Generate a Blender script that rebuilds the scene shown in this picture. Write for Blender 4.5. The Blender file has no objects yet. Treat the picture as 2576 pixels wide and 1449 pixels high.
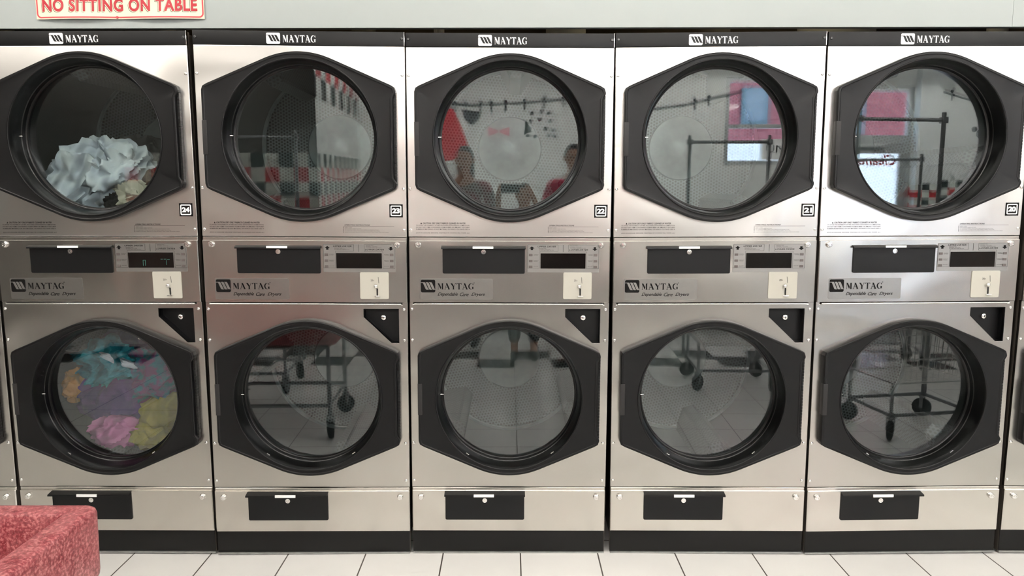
import bpy, bmesh, math, random
from mathutils import Vector, Matrix, noise
R = math.radians
C = bpy.context.scene.collection
S = bpy.context.scene
PI = math.pi
random.seed(7)
# ------------------------------------------------------------------ camera
cam_d = bpy.data.cameras.new('camera')
cam_d.sensor_width = 36.0
cam_d.lens = 1884.74 / 2576 * 36.0
cam_d.clip_start = 0.02
cam = bpy.data.objects.new('camera', cam_d)
C.objects.link(cam)
cam.location = (-0.0025, -2.9232, 1.47397)
cam.rotation_euler = (PI/2 - 0.126, 0, 0.0)
cam.rotation_euler.z = -0.00233
S.camera = cam
# ------------------------------------------------------------------ world, exposure
W = bpy.data.worlds.new('world'); S.world = W; W.use_nodes = True
wn = W.node_tree.nodes; wl = W.node_tree.links
sky = wn.new('ShaderNodeTexSky'); sky.sky_type = 'NISHITA'; sky.sun_disc = False
sky.sun_elevation = R(50); sky.sun_rotation = R(30)
bgn = wn['Background']; bgn.inputs['Strength'].default_value = 3.4
wl.new(sky.outputs[0], bgn.inputs['Color'])
S.view_settings.view_transform = 'Standard'
S.view_settings.look = 'None'
S.view_settings.gamma = 1.0
S.view_settings.exposure = 0.2
S.view_settings.use_curve_mapping = False
LAMP = 15.0        # emission of the fluorescent tubes

# ------------------------------------------------------------------ material helpers
def nt(name):
    m = bpy.data.materials.new(name); m.use_nodes = True
    return m, m.node_tree.nodes, m.node_tree.links, m.node_tree.nodes['Principled BSDF']
def srgb(r, g, b):
    f = lambda c: (c/255/12.92) if c/255 <= .04045 else ((c/255+.055)/1.055)**2.4
    return (f(r), f(g), f(b), 1)
def mat(name, col, rough=.5, metal=0, var=0.0, vscale=8, bump=0.0, bscale=200, bdist=.001, spec=.5, coat=0):
    m, n, l, b = nt(name)
    b.inputs['Base Color'].default_value = col
    b.inputs['Roughness'].default_value = rough
    b.inputs['Metallic'].default_value = metal
    b.inputs['Specular IOR Level'].default_value = spec
    b.inputs['Coat Weight'].default_value = coat
    tc = n.new('ShaderNodeTexCoord')
    if var > 0:
        t = n.new('ShaderNodeTexNoise'); t.inputs['Scale'].default_value = vscale; t.inputs['Detail'].default_value = 4
        l.new(tc.outputs['Object'], t.inputs['Vector'])
        mx = n.new('ShaderNodeMix'); mx.data_type = 'RGBA'
        mx.inputs['A'].default_value = tuple(c*(1-var) for c in col[:3])+(1,)
        mx.inputs['B'].default_value = tuple(min(1, c*(1+var)) for c in col[:3])+(1,)
        l.new(t.outputs[0], mx.inputs['Factor']); l.new(mx.outputs['Result'], b.inputs['Base Color'])
    if bump > 0:
        t2 = n.new('ShaderNodeTexNoise'); t2.inputs['Scale'].default_value = bscale
        l.new(tc.outputs['Object'], t2.inputs['Vector'])
        bp = n.new('ShaderNodeBump'); bp.inputs['Strength'].default_value = bump; bp.inputs['Distance'].default_value = bdist
        l.new(t2.outputs[0], bp.inputs['Height']); l.new(bp.outputs[0], b.inputs['Normal'])
    return m
def steel(name, col, rough, wave=.5):
    m, n, l, b = nt(name)
    b.inputs['Metallic'].default_value = 1
    tc = n.new('ShaderNodeTexCoord'); geo = n.new('ShaderNodeNewGeometry')
    # fine grain in the roughness, soft dents in the sheet
    g = n.new('ShaderNodeTexNoise'); g.inputs['Scale'].default_value = 60
    mp = n.new('ShaderNodeMapping'); mp.inputs['Scale'].default_value = (.3, 1, 6)
    l.new(geo.outputs['Position'], mp.inputs['Vector']); l.new(mp.outputs[0], g.inputs['Vector'])
    rr = n.new('ShaderNodeMapRange'); rr.inputs['To Min'].default_value = rough-.004; rr.inputs['To Max'].default_value = rough+.006
    l.new(g.outputs[0], rr.inputs['Value']); l.new(rr.outputs[0], b.inputs['Roughness'])
    mx = n.new('ShaderNodeMix'); mx.data_type = 'RGBA'
    mx.inputs['A'].default_value = tuple(c*.985 for c in col[:3])+(1,); mx.inputs['B'].default_value = col
    l.new(g.outputs[0], mx.inputs['Factor']); l.new(mx.outputs['Result'], b.inputs['Base Color'])
    w = n.new('ShaderNodeTexNoise'); w.inputs['Scale'].default_value = 2.6; w.inputs['Detail'].default_value = 1.0; w.inputs['Distortion'].default_value = .8
    l.new(geo.outputs['Position'], w.inputs['Vector'])
    bp = n.new('ShaderNodeBump'); bp.inputs['Strength'].default_value = 1.0; bp.inputs['Distance'].default_value = .012*wave
    l.new(w.outputs[0], bp.inputs['Height']); l.new(bp.outputs[0], b.inputs['Normal'])
    return m
def math_node(n, l, op, a, b=None, c=None):
    x = n.new('ShaderNodeMath'); x.operation = op
    for i, v in enumerate((a, b, c)):
        if v is None: continue
        if isinstance(v, (int, float)): x.inputs[i].default_value = v
        else: l.new(v, x.inputs[i])
    return x.outputs[0]
def perforated(name, col, hole, pitch, rad, uvbands=None):
    """sheet metal with a hexagonal field of punched holes, laid out in the uv map (metres)"""
    m, n, l, b = nt(name)
    b.inputs['Metallic'].default_value = .75; b.inputs['Roughness'].default_value = .42
    uv = n.new('ShaderNodeUVMap'); sp = n.new('ShaderNodeSeparateXYZ'); l.new(uv.outputs[0], sp.inputs[0])
    def dist(ox, oy):
        a = math_node(n, l, 'SUBTRACT', math_node(n, l, 'FRACT', math_node(n, l, 'ADD', math_node(n, l, 'DIVIDE', sp.outputs[0], pitch), ox)), .5)
        c = math_node(n, l, 'SUBTRACT', math_node(n, l, 'FRACT', math_node(n, l, 'ADD', math_node(n, l, 'DIVIDE', sp.outputs[1], pitch*1.732), oy)), .5)
        c = math_node(n, l, 'MULTIPLY', c, 1.732)
        return math_node(n, l, 'ADD', math_node(n, l, 'MULTIPLY', a, a), math_node(n, l, 'MULTIPLY', c, c))
    d = math_node(n, l, 'MINIMUM', dist(0, 0), dist(.5, .5))
    h = math_node(n, l, 'LESS_THAN', d, (rad/pitch)**2)
    mx = n.new('ShaderNodeMix'); mx.data_type = 'RGBA'; mx.inputs['A'].default_value = col; mx.inputs['B'].default_value = hole
    l.new(h, mx.inputs['Factor']); l.new(mx.outputs['Result'], b.inputs['Base Color'])
    l.new(math_node(n, l, 'MULTIPLY', math_node(n, l, 'SUBTRACT', 1.0, h), .75), b.inputs['Metallic'])
    return m
def glass_mat(name, tint, base, rough=0.0):
    m = bpy.data.materials.new(name); m.use_nodes = True
    n = m.node_tree.nodes; l = m.node_tree.links; n.clear()
    o = n.new('ShaderNodeOutputMaterial'); t = n.new('ShaderNodeBsdfTransparent'); g = n.new('ShaderNodeBsdfGlossy')
    t.inputs['Color'].default_value = tint; g.inputs['Roughness'].default_value = rough; g.inputs['Color'].default_value = (.97, .98, 1, 1)
    lw = n.new('ShaderNodeLayerWeight'); lw.inputs['Blend'].default_value = .5      # Schlick curve, same on both faces of the pane
    f = math_node(n, l, 'ADD', math_node(n, l, 'MULTIPLY', math_node(n, l, 'POWER', lw.outputs['Facing'], 5.0), .9), base+.04)
    mx = n.new('ShaderNodeMixShader'); l.new(f, mx.inputs[0]); l.new(t.outputs[0], mx.inputs[1]); l.new(g.outputs[0], mx.inputs[2])
    l.new(mx.outputs[0], o.inputs[0]); return m
def emis(name, col, s):
    m, n, l, b = nt(name); b.inputs['Base Color'].default_value = col
    b.inputs['Emission Color'].default_value = col; b.inputs['Emission Strength'].default_value = s
    return m

M = {}
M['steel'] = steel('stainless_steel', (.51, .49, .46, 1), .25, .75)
M['steel_up'] = steel('stainless_steel_upper_brightened', (.66, .64, .615, 1), .28, .8)  # same steel, colour lightened to carry the brighter reflection up here
M['steel_base'] = steel('stainless_steel_base_brightened', (.60, .575, .53, 1), .25, .6)  # same steel, lighter and warmer for the glow of the floor
M['black'] = mat('black_moulded_plastic', srgb(12, 12, 13), .40, bump=.25, bscale=900, bdist=.0004, spec=.28)
M['gasket'] = mat('black_door_ring', srgb(5, 5, 5), .28, spec=.3, var=.05)
M['blackpaint'] = mat('black_paint', srgb(14, 14, 15), .42, var=.06, vscale=15, spec=.28)
M['kick'] = mat('black_kick_plate', srgb(18, 17, 16), .5, var=.12, vscale=9, spec=.25)
M['chrome'] = mat('bright_metal', (.82, .81, .79, 1), .16, 1, var=.03)
M['screwdark'] = mat('dark_screw', (.10, .10, .10, 1), .3, .8, var=.03)
M['hole'] = mat('dark_recess', srgb(24, 22, 20), .7, var=.1)
M['body'] = mat('cabinet_side_paint', srgb(74, 68, 62), .6, var=.12, vscale=5)
M['cream'] = mat('cream_enamel', srgb(178, 175, 164), .45, var=.02)
M['white'] = mat('white_print', srgb(245, 245, 243), .5, var=.01)
M['ink'] = mat('dark_print', srgb(14, 12, 12), .6, var=.02, spec=.15)
M['inkgrey'] = mat('grey_print', srgb(38, 34, 33), .6, var=.05, spec=.15)
M['overlay'] = mat('control_overlay_metal', (.31, .30, .29, 1), .38, .85, var=.06, vscale=30)
M['nameplate'] = mat('nameplate_foil', (.34, .33, .315, 1), .32, .95, var=.08, vscale=30, bump=.3, bscale=120, bdist=.0006)
M['display'] = mat('dark_display_glass', srgb(14, 11, 10), .12, var=.1)
M['digit'] = emis('display_digit', srgb(60, 110, 100), .05)
M['button'] = mat('grey_button', srgb(92, 84, 82), .45, var=.05)
M['pull'] = mat('grey_pull', srgb(40, 39, 39), .5, var=.06, spec=.3)
M['hinge'] = mat('blackened_hinge', srgb(16, 16, 16), .4, 0, var=.2, vscale=90, spec=.35)
M['dglass'] = glass_mat('door_glass', (.82, .86, .85, 1), .040)
M['wglass'] = glass_mat('window_glass', (.93, .96, .95, 1), .08)
M['drumwall'] = perforated('drum_wall_perforated', (.075, .08, .08, 1), (.045, .045, .045, 1), .0165, .0042)
M['drumback'] = perforated('drum_back_perforated', (.20, .22, .23, 1), (.015, .015, .015, 1), .0150, .0046)
M['drumsolid'] = mat('galvanised_sheet', (.42, .45, .46, 1), .42, .6, var=.25, vscale=26)
M['baffle'] = perforated('baffle_sheet', (.10, .11, .12, 1), (.01, .01, .01, 1), .0165, .0048)
M['strip'] = mat('floor_channel', (.36, .37, .36, 1), .4, .8, var=.3, vscale=40)
M['duct'] = mat('duct_metal', (.42, .37, .28, 1), .5, .4, var=.2, vscale=12)
M['ductwhite'] = mat('white_duct', srgb(238, 232, 214), .6, var=.04)
M['brown'] = mat('brown_board', srgb(92, 78, 58), .8, var=.3, vscale=6)
M['bulk'] = mat('pale_grey_wall_paint', srgb(150, 156, 154), .55, var=.012, vscale=3)
M['wallp'] = mat('grey_wall_paint', srgb(176, 178, 176), .7, var=.03, vscale=2)
M['wallp2'] = mat('pale_wall_paint', srgb(158, 162, 159), .7, var=.03, vscale=2)
M['ceil'] = mat('white_ceiling', srgb(240, 239, 236), .8, var=.02, vscale=2)
M['lamp'] = emis('fluorescent_tube', (1, .955, .89, 1), LAMP)
M['lamp2'] = emis('bright_fluorescent_tube', (1, .975, .94, 1), LAMP*2.2)
M['fixture'] = mat('white_fixture', srgb(236, 236, 234), .4, var=.02)
M['frame'] = mat('aluminium_frame', (.55, .57, .56, 1), .4, .7, var=.04)
M['red'] = mat('sign_red', srgb(164, 16, 34), .5, var=.04)
M['pink'] = mat('sign_border_red', srgb(186, 62, 70), .5, var=.06)
M['paper'] = mat('sign_card', srgb(214, 204, 180), .6, var=.015)
M['rubber'] = mat('caster_rubber', srgb(40, 42, 43), .6, var=.1)
M['cart'] = mat('cart_tube', (.30, .31, .32, 1), .35, .8, var=.08)

# ------------------------------------------------------------------ mesh helpers
def mesh_from(name, verts, faces, m=None, smooth=False):
    me = bpy.data.meshes.new(name); me.from_pydata([tuple(v) for v in verts], [], faces); me.update()
    if m: me.materials.append(m)
    if smooth:
        for p in me.polygons: p.use_smooth = True
    return me
def bm_mesh(name, bm, m=None, smooth=None):
    bmesh.ops.recalc_face_normals(bm, faces=bm.faces[:])
    me = bpy.data.meshes.new(name); bm.to_mesh(me); bm.free()
    if m: me.materials.append(m)
    if smooth is not None: shade(me, smooth)
    return me
def shade(me, ang):
    bm = bmesh.new(); bm.from_mesh(me)
    for f in bm.faces: f.smooth = True
    for e in bm.edges:
        if len(e.link_faces) == 2 and e.calc_face_angle(0) > R(ang): e.smooth = False
    bm.to_mesh(me); bm.free()
def O(name, me, parent=None, loc=(0, 0, 0), rot=(0, 0, 0), **kw):
    o = bpy.data.objects.new(name, me); C.objects.link(o)
    o.location = loc; o.rotation_euler = rot
    if parent: o.parent = parent
    for k, v in kw.items(): o[k] = v
    return o
def thing(name, label, cat, loc=(0, 0, 0), rot=(0, 0, 0), group=None, me=None):
    o = O(name, me, None, loc, rot); o['label'] = label; o['category'] = cat
    if group: o['group'] = group
    return o
def struct(name, me, loc=(0, 0, 0), rot=(0, 0, 0), label=None):
    o = O(name, me, None, loc, rot); o['kind'] = 'structure'
    if label: o['label'] = label
    return o
def add_box(bm, x0, x1, y0, y1, z0, z1, bev=0, seg=2):
    vs = [bm.verts.new((x, y, z)) for x in (x0, x1) for y in (y0, y1) for z in (z0, z1)]
    F = [(0, 1, 3, 2), (4, 6, 7, 5), (0, 4, 5, 1), (2, 3, 7, 6), (0, 2, 6, 4), (1, 5, 7, 3)]
    fs = [bm.faces.new([vs[i] for i in f]) for f in F]
    if bev:
        es = list({e for f in fs for e in f.edges})
        bmesh.ops.bevel(bm, geom=es, offset=bev, segments=seg, affect='EDGES', profile=.6)
def box(name, x0, x1, y0, y1, z0, z1, m, bev=0, seg=2):
    bm = bmesh.new(); add_box(bm, x0, x1, y0, y1, z0, z1, bev, seg)
    return bm_mesh(name, bm, m, 35 if bev else None)
def frame_axes(d):
    d = d.normalized(); u = d.cross(Vector((0, 0, 1)))
    if u.length < 1e-3: u = d.cross(Vector((0, 1, 0)))
    u.normalize(); return u, d.cross(u).normalized()
def add_tube(bm, pts, r, n=10, closed=False, caps=True):
    pts = [Vector(p) for p in pts]; rings = []
    k = len(pts)
    for i, p in enumerate(pts):
        a = pts[(i-1) % k] if (closed or i > 0) else p
        b = pts[(i+1) % k] if (closed or i < k-1) else p
        u, v = frame_axes(b-a)
        rr = r[i] if isinstance(r, (list, tuple)) else r
        rings.append([bm.verts.new(p+u*math.cos(2*PI*j/n)*rr+v*math.sin(2*PI*j/n)*rr) for j in range(n)])
    for i in range(k if closed else k-1):
        A, B = rings[i], rings[(i+1) % k]
        for j in range(n): bm.faces.new((A[j], A[(j+1) % n], B[(j+1) % n], B[j]))
    if not closed and caps:
        bm.faces.new(rings[0][::-1]); bm.faces.new(rings[-1])
def lathe(name, prof, m, n=32, axis='y', uv=None, caps=(False, False), ang=40):
    """prof: list of (radius, along); revolved about local y"""
    bm = bmesh.new(); rings = []
    for (r, y) in prof:
        rings.append([bm.verts.new((r*math.cos(2*PI*j/n), y, r*math.sin(2*PI*j/n))) for j in range(n)] if r > 1e-6 else [bm.verts.new((0, y, 0))])
    for A, B in zip(rings, rings[1:]):
        for j in range(n):
            j2 = (j+1) % n
            if len(A) == 1 and len(B) == 1: continue
            if len(A) == 1: bm.faces.new((A[0], B[j], B[j2]))
            elif len(B) == 1: bm.faces.new((A[j], A[j2], B[0]))
            else: bm.faces.new((A[j], A[j2], B[j2], B[j]))
    if uv:
        L = bm.loops.layers.uv.new('uv')
        for f in bm.faces:
            th = [math.atan2(l.vert.co.z, l.vert.co.x) for l in f.loops]
            if max(th)-min(th) > PI: th = [t+2*PI if t < 0 else t for t in th]
            for l, t in zip(f.loops, th):
                l[L].uv = (t*uv, l.vert.co.y) if uv != 'flat' else (l.vert.co.x, l.vert.co.z)
    me = bm_mesh(name, bm, m)
    shade(me, ang); return me
def loft(name, loops, m, cap_last=False, ang=35):
    """loops: lists of equal length 3d points, closed"""
    bm = bmesh.new(); RR = [[bm.verts.new(p) for p in lp] for lp in loops]
    n = len(RR[0])
    for A, B in zip(RR, RR[1:]):
        for j in range(n): bm.faces.new((A[j], A[(j+1) % n], B[(j+1) % n], B[j]))
    if cap_last: bm.faces.new(RR[-1])
    return bm_mesh(name, bm, m, ang)
def rrect(x0, x1, z0, z1, r, k=4):
    if r <= 0: return [(x0, z0), (x1, z0), (x1, z1), (x0, z1)]
    P = []
    for cx, cz, a in ((x1-r, z0+r, -90), (x1-r, z1-r, 0), (x0+r, z1-r, 90), (x0+r, z0+r, 180)):
        for i in range(k+1):
            t = R(a+90*i/k); P.append((cx+r*math.cos(t), cz+r*math.sin(t)))
    return P
def circle(cx, cz, r, n=64): return [(cx+r*math.cos(2*PI*i/n), cz+r*math.sin(2*PI*i/n)) for i in range(n)]
def curve_mesh(cu, name):
    o = bpy.data.objects.new('temporary', cu); C.objects.link(o)
    dg = bpy.context.evaluated_depsgraph_get(); dg.update()
    me = bpy.data.meshes.new_from_object(o.evaluated_get(dg)); me.name = name
    bpy.data.objects.remove(o); return me
def plate(name, outer, holes, y_front, thick, m, bev=0.0):
    """flat sheet in the xz plane with holes, front face at y_front, going back by thick"""
    cu = bpy.data.curves.new(name, 'CURVE'); cu.dimensions = '2D'; cu.fill_mode = 'BOTH'
    for pl in [outer]+list(holes):
        s = cu.splines.new('POLY'); s.points.add(len(pl)-1); s.use_cyclic_u = True
        for q, (a, b) in zip(s.points, pl): q.co = (a, b, 0, 1)
    cu.extrude = max(thick/2-bev, 0.00001); cu.bevel_depth = bev; cu.bevel_resolution = 2; cu.offset = -bev
    me = curve_mesh(cu, name)
    for v in me.vertices:
        x, y, z = v.co; v.co = (x, y_front+thick/2-z, y)
    bm = bmesh.new(); bm.from_mesh(me); bmesh.ops.recalc_face_normals(bm, faces=bm.faces[:]); bm.to_mesh(me); bm.free()
    me.materials.clear(); me.materials.append(m)
    shade(me, 10); return me
def text_raw(s, offset=0.0, shear=0.0, space=1.0, extrude=.02, res=2):
    cu = bpy.data.curves.new('t', 'FONT'); cu.body = s; cu.offset = offset; cu.shear = shear; cu.space_character = space
    cu.extrude = extrude; cu.resolution_u = res; cu.fill_mode = 'BOTH'
    return curve_mesh(cu, 'lettering')
def fit_text(me, x0, x1, z0, z1, y, th=.0005, flip=False):
    xs = [v.co.x for v in me.vertices]; ys = [v.co.y for v in me.vertices]
    ax, bx, ay, by = min(xs), max(xs), min(ys), max(ys)
    out = []
    for v in me.vertices:
        u = (v.co.x-ax)/max(bx-ax, 1e-6); w = (v.co.y-ay)/max(by-ay, 1e-6)
        if flip: u = 1-u
        out.append((x0+u*(x1-x0), y-(th if v.co.z > 0 else 0), z0+w*(z1-z0)))
    for v, c in zip(me.vertices, out): v.co = c
    return me
def text(s, x0, x1, z0, z1, y, m, offset=0.0, shear=0.0, space=1.0, th=.0005, flip=False, res=2):
    me = fit_text(text_raw(s, offset, shear, space, .02, res), x0, x1, z0, z1, y, th, flip)
    me.materials.clear(); me.materials.append(m); return me
def add_poly(bm, pts, y, th):
    """thin raised polygon in the xz plane"""
    a = [bm.verts.new((x, y, z)) for x, z in pts]; b = [bm.verts.new((x, y-th, z)) for x, z in pts]
    bm.faces.new(b); n = len(pts)
    for i in range(n): bm.faces.new((a[i], a[(i+1) % n], b[(i+1) % n], b[i]))
def polys(name, P, y, m, th=.0005):
    bm = bmesh.new()
    for p in P: add_poly(bm, p, y, th)
    return bm_mesh(name, bm, m)
def join(name, meshes, m=None):
    bm = bmesh.new()
    for me in meshes: bm.from_mesh(me)
    me = bpy.data.meshes.new(name); bm.to_mesh(me); bm.free()
    if m: me.materials.append(m)
    return me
# ------------------------------------------------------------------ lettering drawn by hand
def arc(cx, cy, rx, ry, a0, a1, n=10): return [(cx+rx*math.cos(R(a0+(a1-a0)*i/n)), cy+ry*math.sin(R(a0+(a1-a0)*i/n))) for i in range(n+1)]
GL = {
 'M': (112, [[(8, 6), (13, 6), (13, 84), (8, 84)], [(0, 0), (22, 0), (14, 7), (7, 7)], [(0, 100), (28, 100), (64, 34), (52, 4), (14, 78)],
             [(76, 8), (98, 8), (98, 92), (76, 92)], [(68, 0), (106, 0), (98, 8), (76, 8)], [(72, 100), (104, 100), (98, 92), (76, 92)], [(56, 8), (60, 8), (76, 88), (76, 96)]]),
 'A': (104, [[(28, 100), (56, 100), (98, 8), (72, 8), (38, 84)], [(62, 0), (106, 0), (98, 8), (70, 8)], [(12, 8), (18, 8), (42, 78), (38, 88)], [(0, 0), (30, 0), (20, 8), (10, 8)], [(22, 32), (60, 32), (57, 39), (24, 39)]]),
 'Y': (100, [[(0, 100), (34, 100), (66, 50), (66, 8), (44, 8), (44, 46), (8, 92)], [(64, 54), (68, 50), (92, 92), (86, 92)], [(78, 100), (102, 100), (94, 92), (84, 92)], [(34, 0), (76, 0), (66, 8), (44, 8)]]),
 'T': (98, [[(38, 8), (60, 8), (60, 94), (38, 94)], [(4, 100), (94, 100), (94, 93), (4, 93)], [(4, 93), (20, 93), (5, 76)], [(78, 93), (94, 93), (93, 76)], [(28, 0), (70, 0), (60, 8), (38, 8)]]),
 'G': (100, [arc(48, 50, 48, 50, 100, 262)+arc(56, 50, 34, 42, 256, 106), arc(48, 50, 48, 50, 45, 102)+arc(50, 50, 44, 45, 102, 45), arc(48, 50, 48, 50, 260, 318)+arc(50, 50, 44, 44, 318, 260),
             [(82, 98), (90, 98), (90, 68), (86, 68), (78, 84)], [(70, 10), (92, 10), (92, 44), (70, 44)], [(60, 44), (100, 44), (92, 38), (70, 38)], [(80, 12), (92, 2), (92, 12)]]),
}
def word(x0, x1, z0, z1):
    tot = sum(GL[c][0]+6 for c in 'MAYTAG')-6; out = []; x = 0
    for c in 'MAYTAG':
        w, ps = GL[c]
        for p in ps: out.append([(x0+(x+a)/tot*(x1-x0), z0+b/100*(z1-z0)) for a, b in p])
        x += w+6
    return out
def stripes(x0, x1, z0, z1):
    P = []
    for k in range(3):
        a = 12+23*k
        P.append([(a-2, 80), (a+15, 80), (a+20, 74), (a+38, 27), (a+44, 21), (a+27, 21), (a+21, 27), (a+4, 72)])
    P.append([(0, 80), (14, 80), (14, 75.5), (0, 75.5)]); P.append([(84, 25.5), (100, 25.5), (100, 21), (84, 21)])
    return [[(x0+a/100*(x1-x0), z0+b/100*(z1-z0)) for a, b in p] for p in P]

# ------------------------------------------------------------------ dryer meshes (each built once)
HW = .3945      # half width
CU, CL = 1.681, .6645   # door centres
RX = []
def hull(points):
    pts = sorted(points)
    def half(P):
        h = []
        for p in P:
            while len(h) > 1 and (h[-1][0]-h[-2][0])*(p[1]-h[-2][1])-(h[-1][1]-h[-2][1])*(p[0]-h[-2][0]) <= 0: h.pop()
            h.append(p)
        return h
    a, b = half(pts), half(pts[::-1]); return a[:-1]+b[:-1]
def polar(poly, ths):
    out = []
    n = len(poly)
    for t in ths:
        dx, dz = math.cos(t), math.sin(t); best = 0
        for i in range(n):
            (ax, az), (bx, bz) = poly[i], poly[(i+1) % n]
            ex, ez = bx-ax, bz-az; det = ex*dz-ez*dx
            if abs(det) < 1e-12: continue
            s = (ax*ez-az*ex)/(-det) if False else (ex*(-az)+ez*ax)/(ez*dx-ex*dz) if abs(ez*dx-ex*dz) > 1e-12 else -1
            u = ((s*dx-ax)*ex+(s*dz-az)*ez)/(ex*ex+ez*ez)
            if s > best and -1e-6 <= u <= 1+1e-6: best = s
        out.append(best)
    return out
def door_mesh():
    def outline(ins):
        P = circle(0, 0, .3165-ins, 120)
        for sx in (-1, 1):
            for sz in (-1, 1): P += circle(sx*(.362-.022), sz*(.187-.012), max(.022-ins, .004), 24)
        return hull(P)
    th = sorted(set([2*PI*i/168 for i in range(168)]+[s*a for s in (1,) for a in ()]))
    for a in (.150, .156, .163, .169):
        for s in (1, -1): th.append(math.atan2(s*a, .352) % (2*PI))
    th = sorted(th)
    def loop(ins, y):
        r = polar(outline(ins), th); out = []
        for t, q in zip(th, r):
            x, z = q*math.cos(t), q*math.sin(t)
            if x > 0 and abs(z) < .167:      # long finger notch on the hinge side
                lim = .3515-ins if abs(z) < .153 else .3515-ins+(abs(z)-.153)/.014*.0105
                if x > lim: k = lim/x; x, z = x*k, z*k
            out.append((x, y, z))
        return out
    circ = lambda r, y: [(r*math.cos(t), y, r*math.sin(t)) for t in th]
    L = [loop(.0, 0.001), loop(0, -.026), loop(.0012, -.030), loop(.004, -.032), loop(.009, -.032), loop(.0115, -.0305), loop(.014, -.030),
         circ(.2945, -.030), circ(.2935, -.0325), circ(.2915, -.0335), circ(.289, -.0325), circ(.287, -.028)]
    return loft('door_bezel', L, M['black'], ang=17)
def dryer_meshes():
    D = {}
    # cabinet shell: sides, top, back and floor; the front stays open behind the panels
    bm = bmesh.new(); t = .004
    sw = HW-.018
    for s_ in (-1, 1):
        a, b = sorted((s_*sw, s_*(sw-t))); add_box(bm, a, b, .030, .86, .006, 2.073)
        a, b = sorted((s_*(HW-.0012), s_*(HW-.0045))); add_box(bm, a, b, .006, .030, .006, 2.073)
        a, b = sorted((s_*(HW-.0045), s_*(sw-t))); add_box(bm, a, b, .026, .030, .006, 2.073)
    add_box(bm, -sw+t, sw-t, .030, .86, 2.069, 2.073); add_box(bm, -sw+t, sw-t, .030, .86, .006, .012)
    add_box(bm, -sw+t, sw-t, .856, .86, .012, 2.069)
    D['cabinet'] = bm_mesh('cabinet', bm, M['body'])
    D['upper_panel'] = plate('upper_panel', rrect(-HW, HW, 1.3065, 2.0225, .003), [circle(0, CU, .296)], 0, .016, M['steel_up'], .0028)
    tri = [(.223, 1.0213), (.223, .9914), (.3299, .8885), (.3573, .8885), (.3573, 1.0218)]
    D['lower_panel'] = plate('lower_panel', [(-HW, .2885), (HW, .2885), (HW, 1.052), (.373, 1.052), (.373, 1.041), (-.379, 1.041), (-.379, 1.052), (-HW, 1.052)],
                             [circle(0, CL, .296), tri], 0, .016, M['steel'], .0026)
    def sloped(name, z0, z1, slope, yf, m, cut=None):
        prof = [(z0, .004), (z0+.001, yf+.002), (z0+.003, yf), (z1-slope-.0018, yf), (z1-slope-.0004, yf+.0006), (z1-slope, yf+.0018), (z1-slope+.0002, -.0006), (z1-.0012, -.0004), (z1, .001), (z1, .016)]
        bm = bmesh.new(); xs = [-HW, -HW+.001, -HW+.004, HW-.004, HW-.001, HW]; yo = [.010, .003, 0, 0, .003, .010]
        rows = [[bm.verts.new((x, y+o, z)) for x, o in zip(xs, yo)] for z, y in prof]
        for A, B in zip(rows, rows[1:]):
            for j in range(5): bm.faces.new((A[j], A[j+1], B[j+1], B[j]))
        return bm_mesh(name, bm, m, 14)
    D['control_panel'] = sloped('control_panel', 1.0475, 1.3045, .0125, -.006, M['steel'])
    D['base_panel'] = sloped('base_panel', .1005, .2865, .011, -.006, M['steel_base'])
    D['bright_strip'] = box('bright_strip', -.3755, .3705, -.010, .004, 1.0405, 1.0458, M['chrome'], .0022, 3)
    D['header_strip'] = box('header_strip', -HW, HW-.003, -.0015, .012, 2.0235, 2.0745, M['black'], .0012)
    D['edge_strip'] = box('edge_strip', HW-.003, HW, -.0015, .012, 2.0235, 2.0745, M['chrome'], .0008)
    D['kick_plate'] = box('kick_plate', -HW+.002, HW-.003, .002, .02, .0105, .0998, M['kick'], .001)
    D['floor_strip'] = box('floor_strip', -HW+.002, HW-.002, -.003, .02, .0032, .0102, M['strip'], .001)
    D['door'] = door_mesh()
    D['ring'] = lathe('door_ring', [(.2875, -.0290), (.284, -.020), (.281, -.006), (.279, .010), (.2765, .020), (.2765, .0235), (.274, .026), (.2735, .046), (.270, .0485), (.266, .0490), (.266, .062), (.300, .064)], M['gasket'], 96)
    D['glass'] = lathe('door_glass', [(0, .0500), (.14, .0500), (.268, .0502), (.268, .0540), (.14, .0542), (0, .0542)], M['dglass'], 72)
    D['pin'] = lathe('latch_pin', [(0, -.013), (.0012, -.0125), (.0022, -.009), (.0026, 0), (0, .001)], M['chrome'], 12)
    D['joint_glint'] = box('joint_glint', -.007, .007, -.002, .002, -.0018, .0018, M['chrome'], .0008)  # bright blocks standing in for highlights on the ring's moulded joints
    bm = bmesh.new(); z = -.166
    while z < .160:
        add_box(bm, .3545, .3620, -.020, -.001, z, z+.0112, .0008, 1); z += .0122
    add_box(bm, .3520, .3610, -.018, -.001, -.166, .166)
    D['hinge'] = bm_mesh('hinge', bm, M['hinge'], 35)
    D['pull'] = box('door_pull', -.3625, -.3445, -.0330, -.008, -.065, .062, M['pull'], .0012)
    D['drum'] = lathe('drum', [(.302, .070), (.320, .074), (.362, .105), (.364, .700)], M['drumwall'], 96, uv=.364)
    D['drum_back'] = lathe('drum_back', [(.364, .699), (.352, .700), (.345, .694), (.340, .700), (.150, .706)], M['drumback'], 96, uv='flat')
    D['hub'] = lathe('drum_hub', [(.152, .706), (.146, .697), (.060, .690), (.052, .684), (0, .682)], M['drumsolid'], 64)
    D['rim'] = lathe('drum_rim', [(.3635, .690), (.352, .688), (.350, .694), (.346, .698)], M['drumsolid'], 96)
    # baffle: long ridge along the drum wall
    bm = bmesh.new(); L = bm.loops.layers.uv.new('uv')
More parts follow.
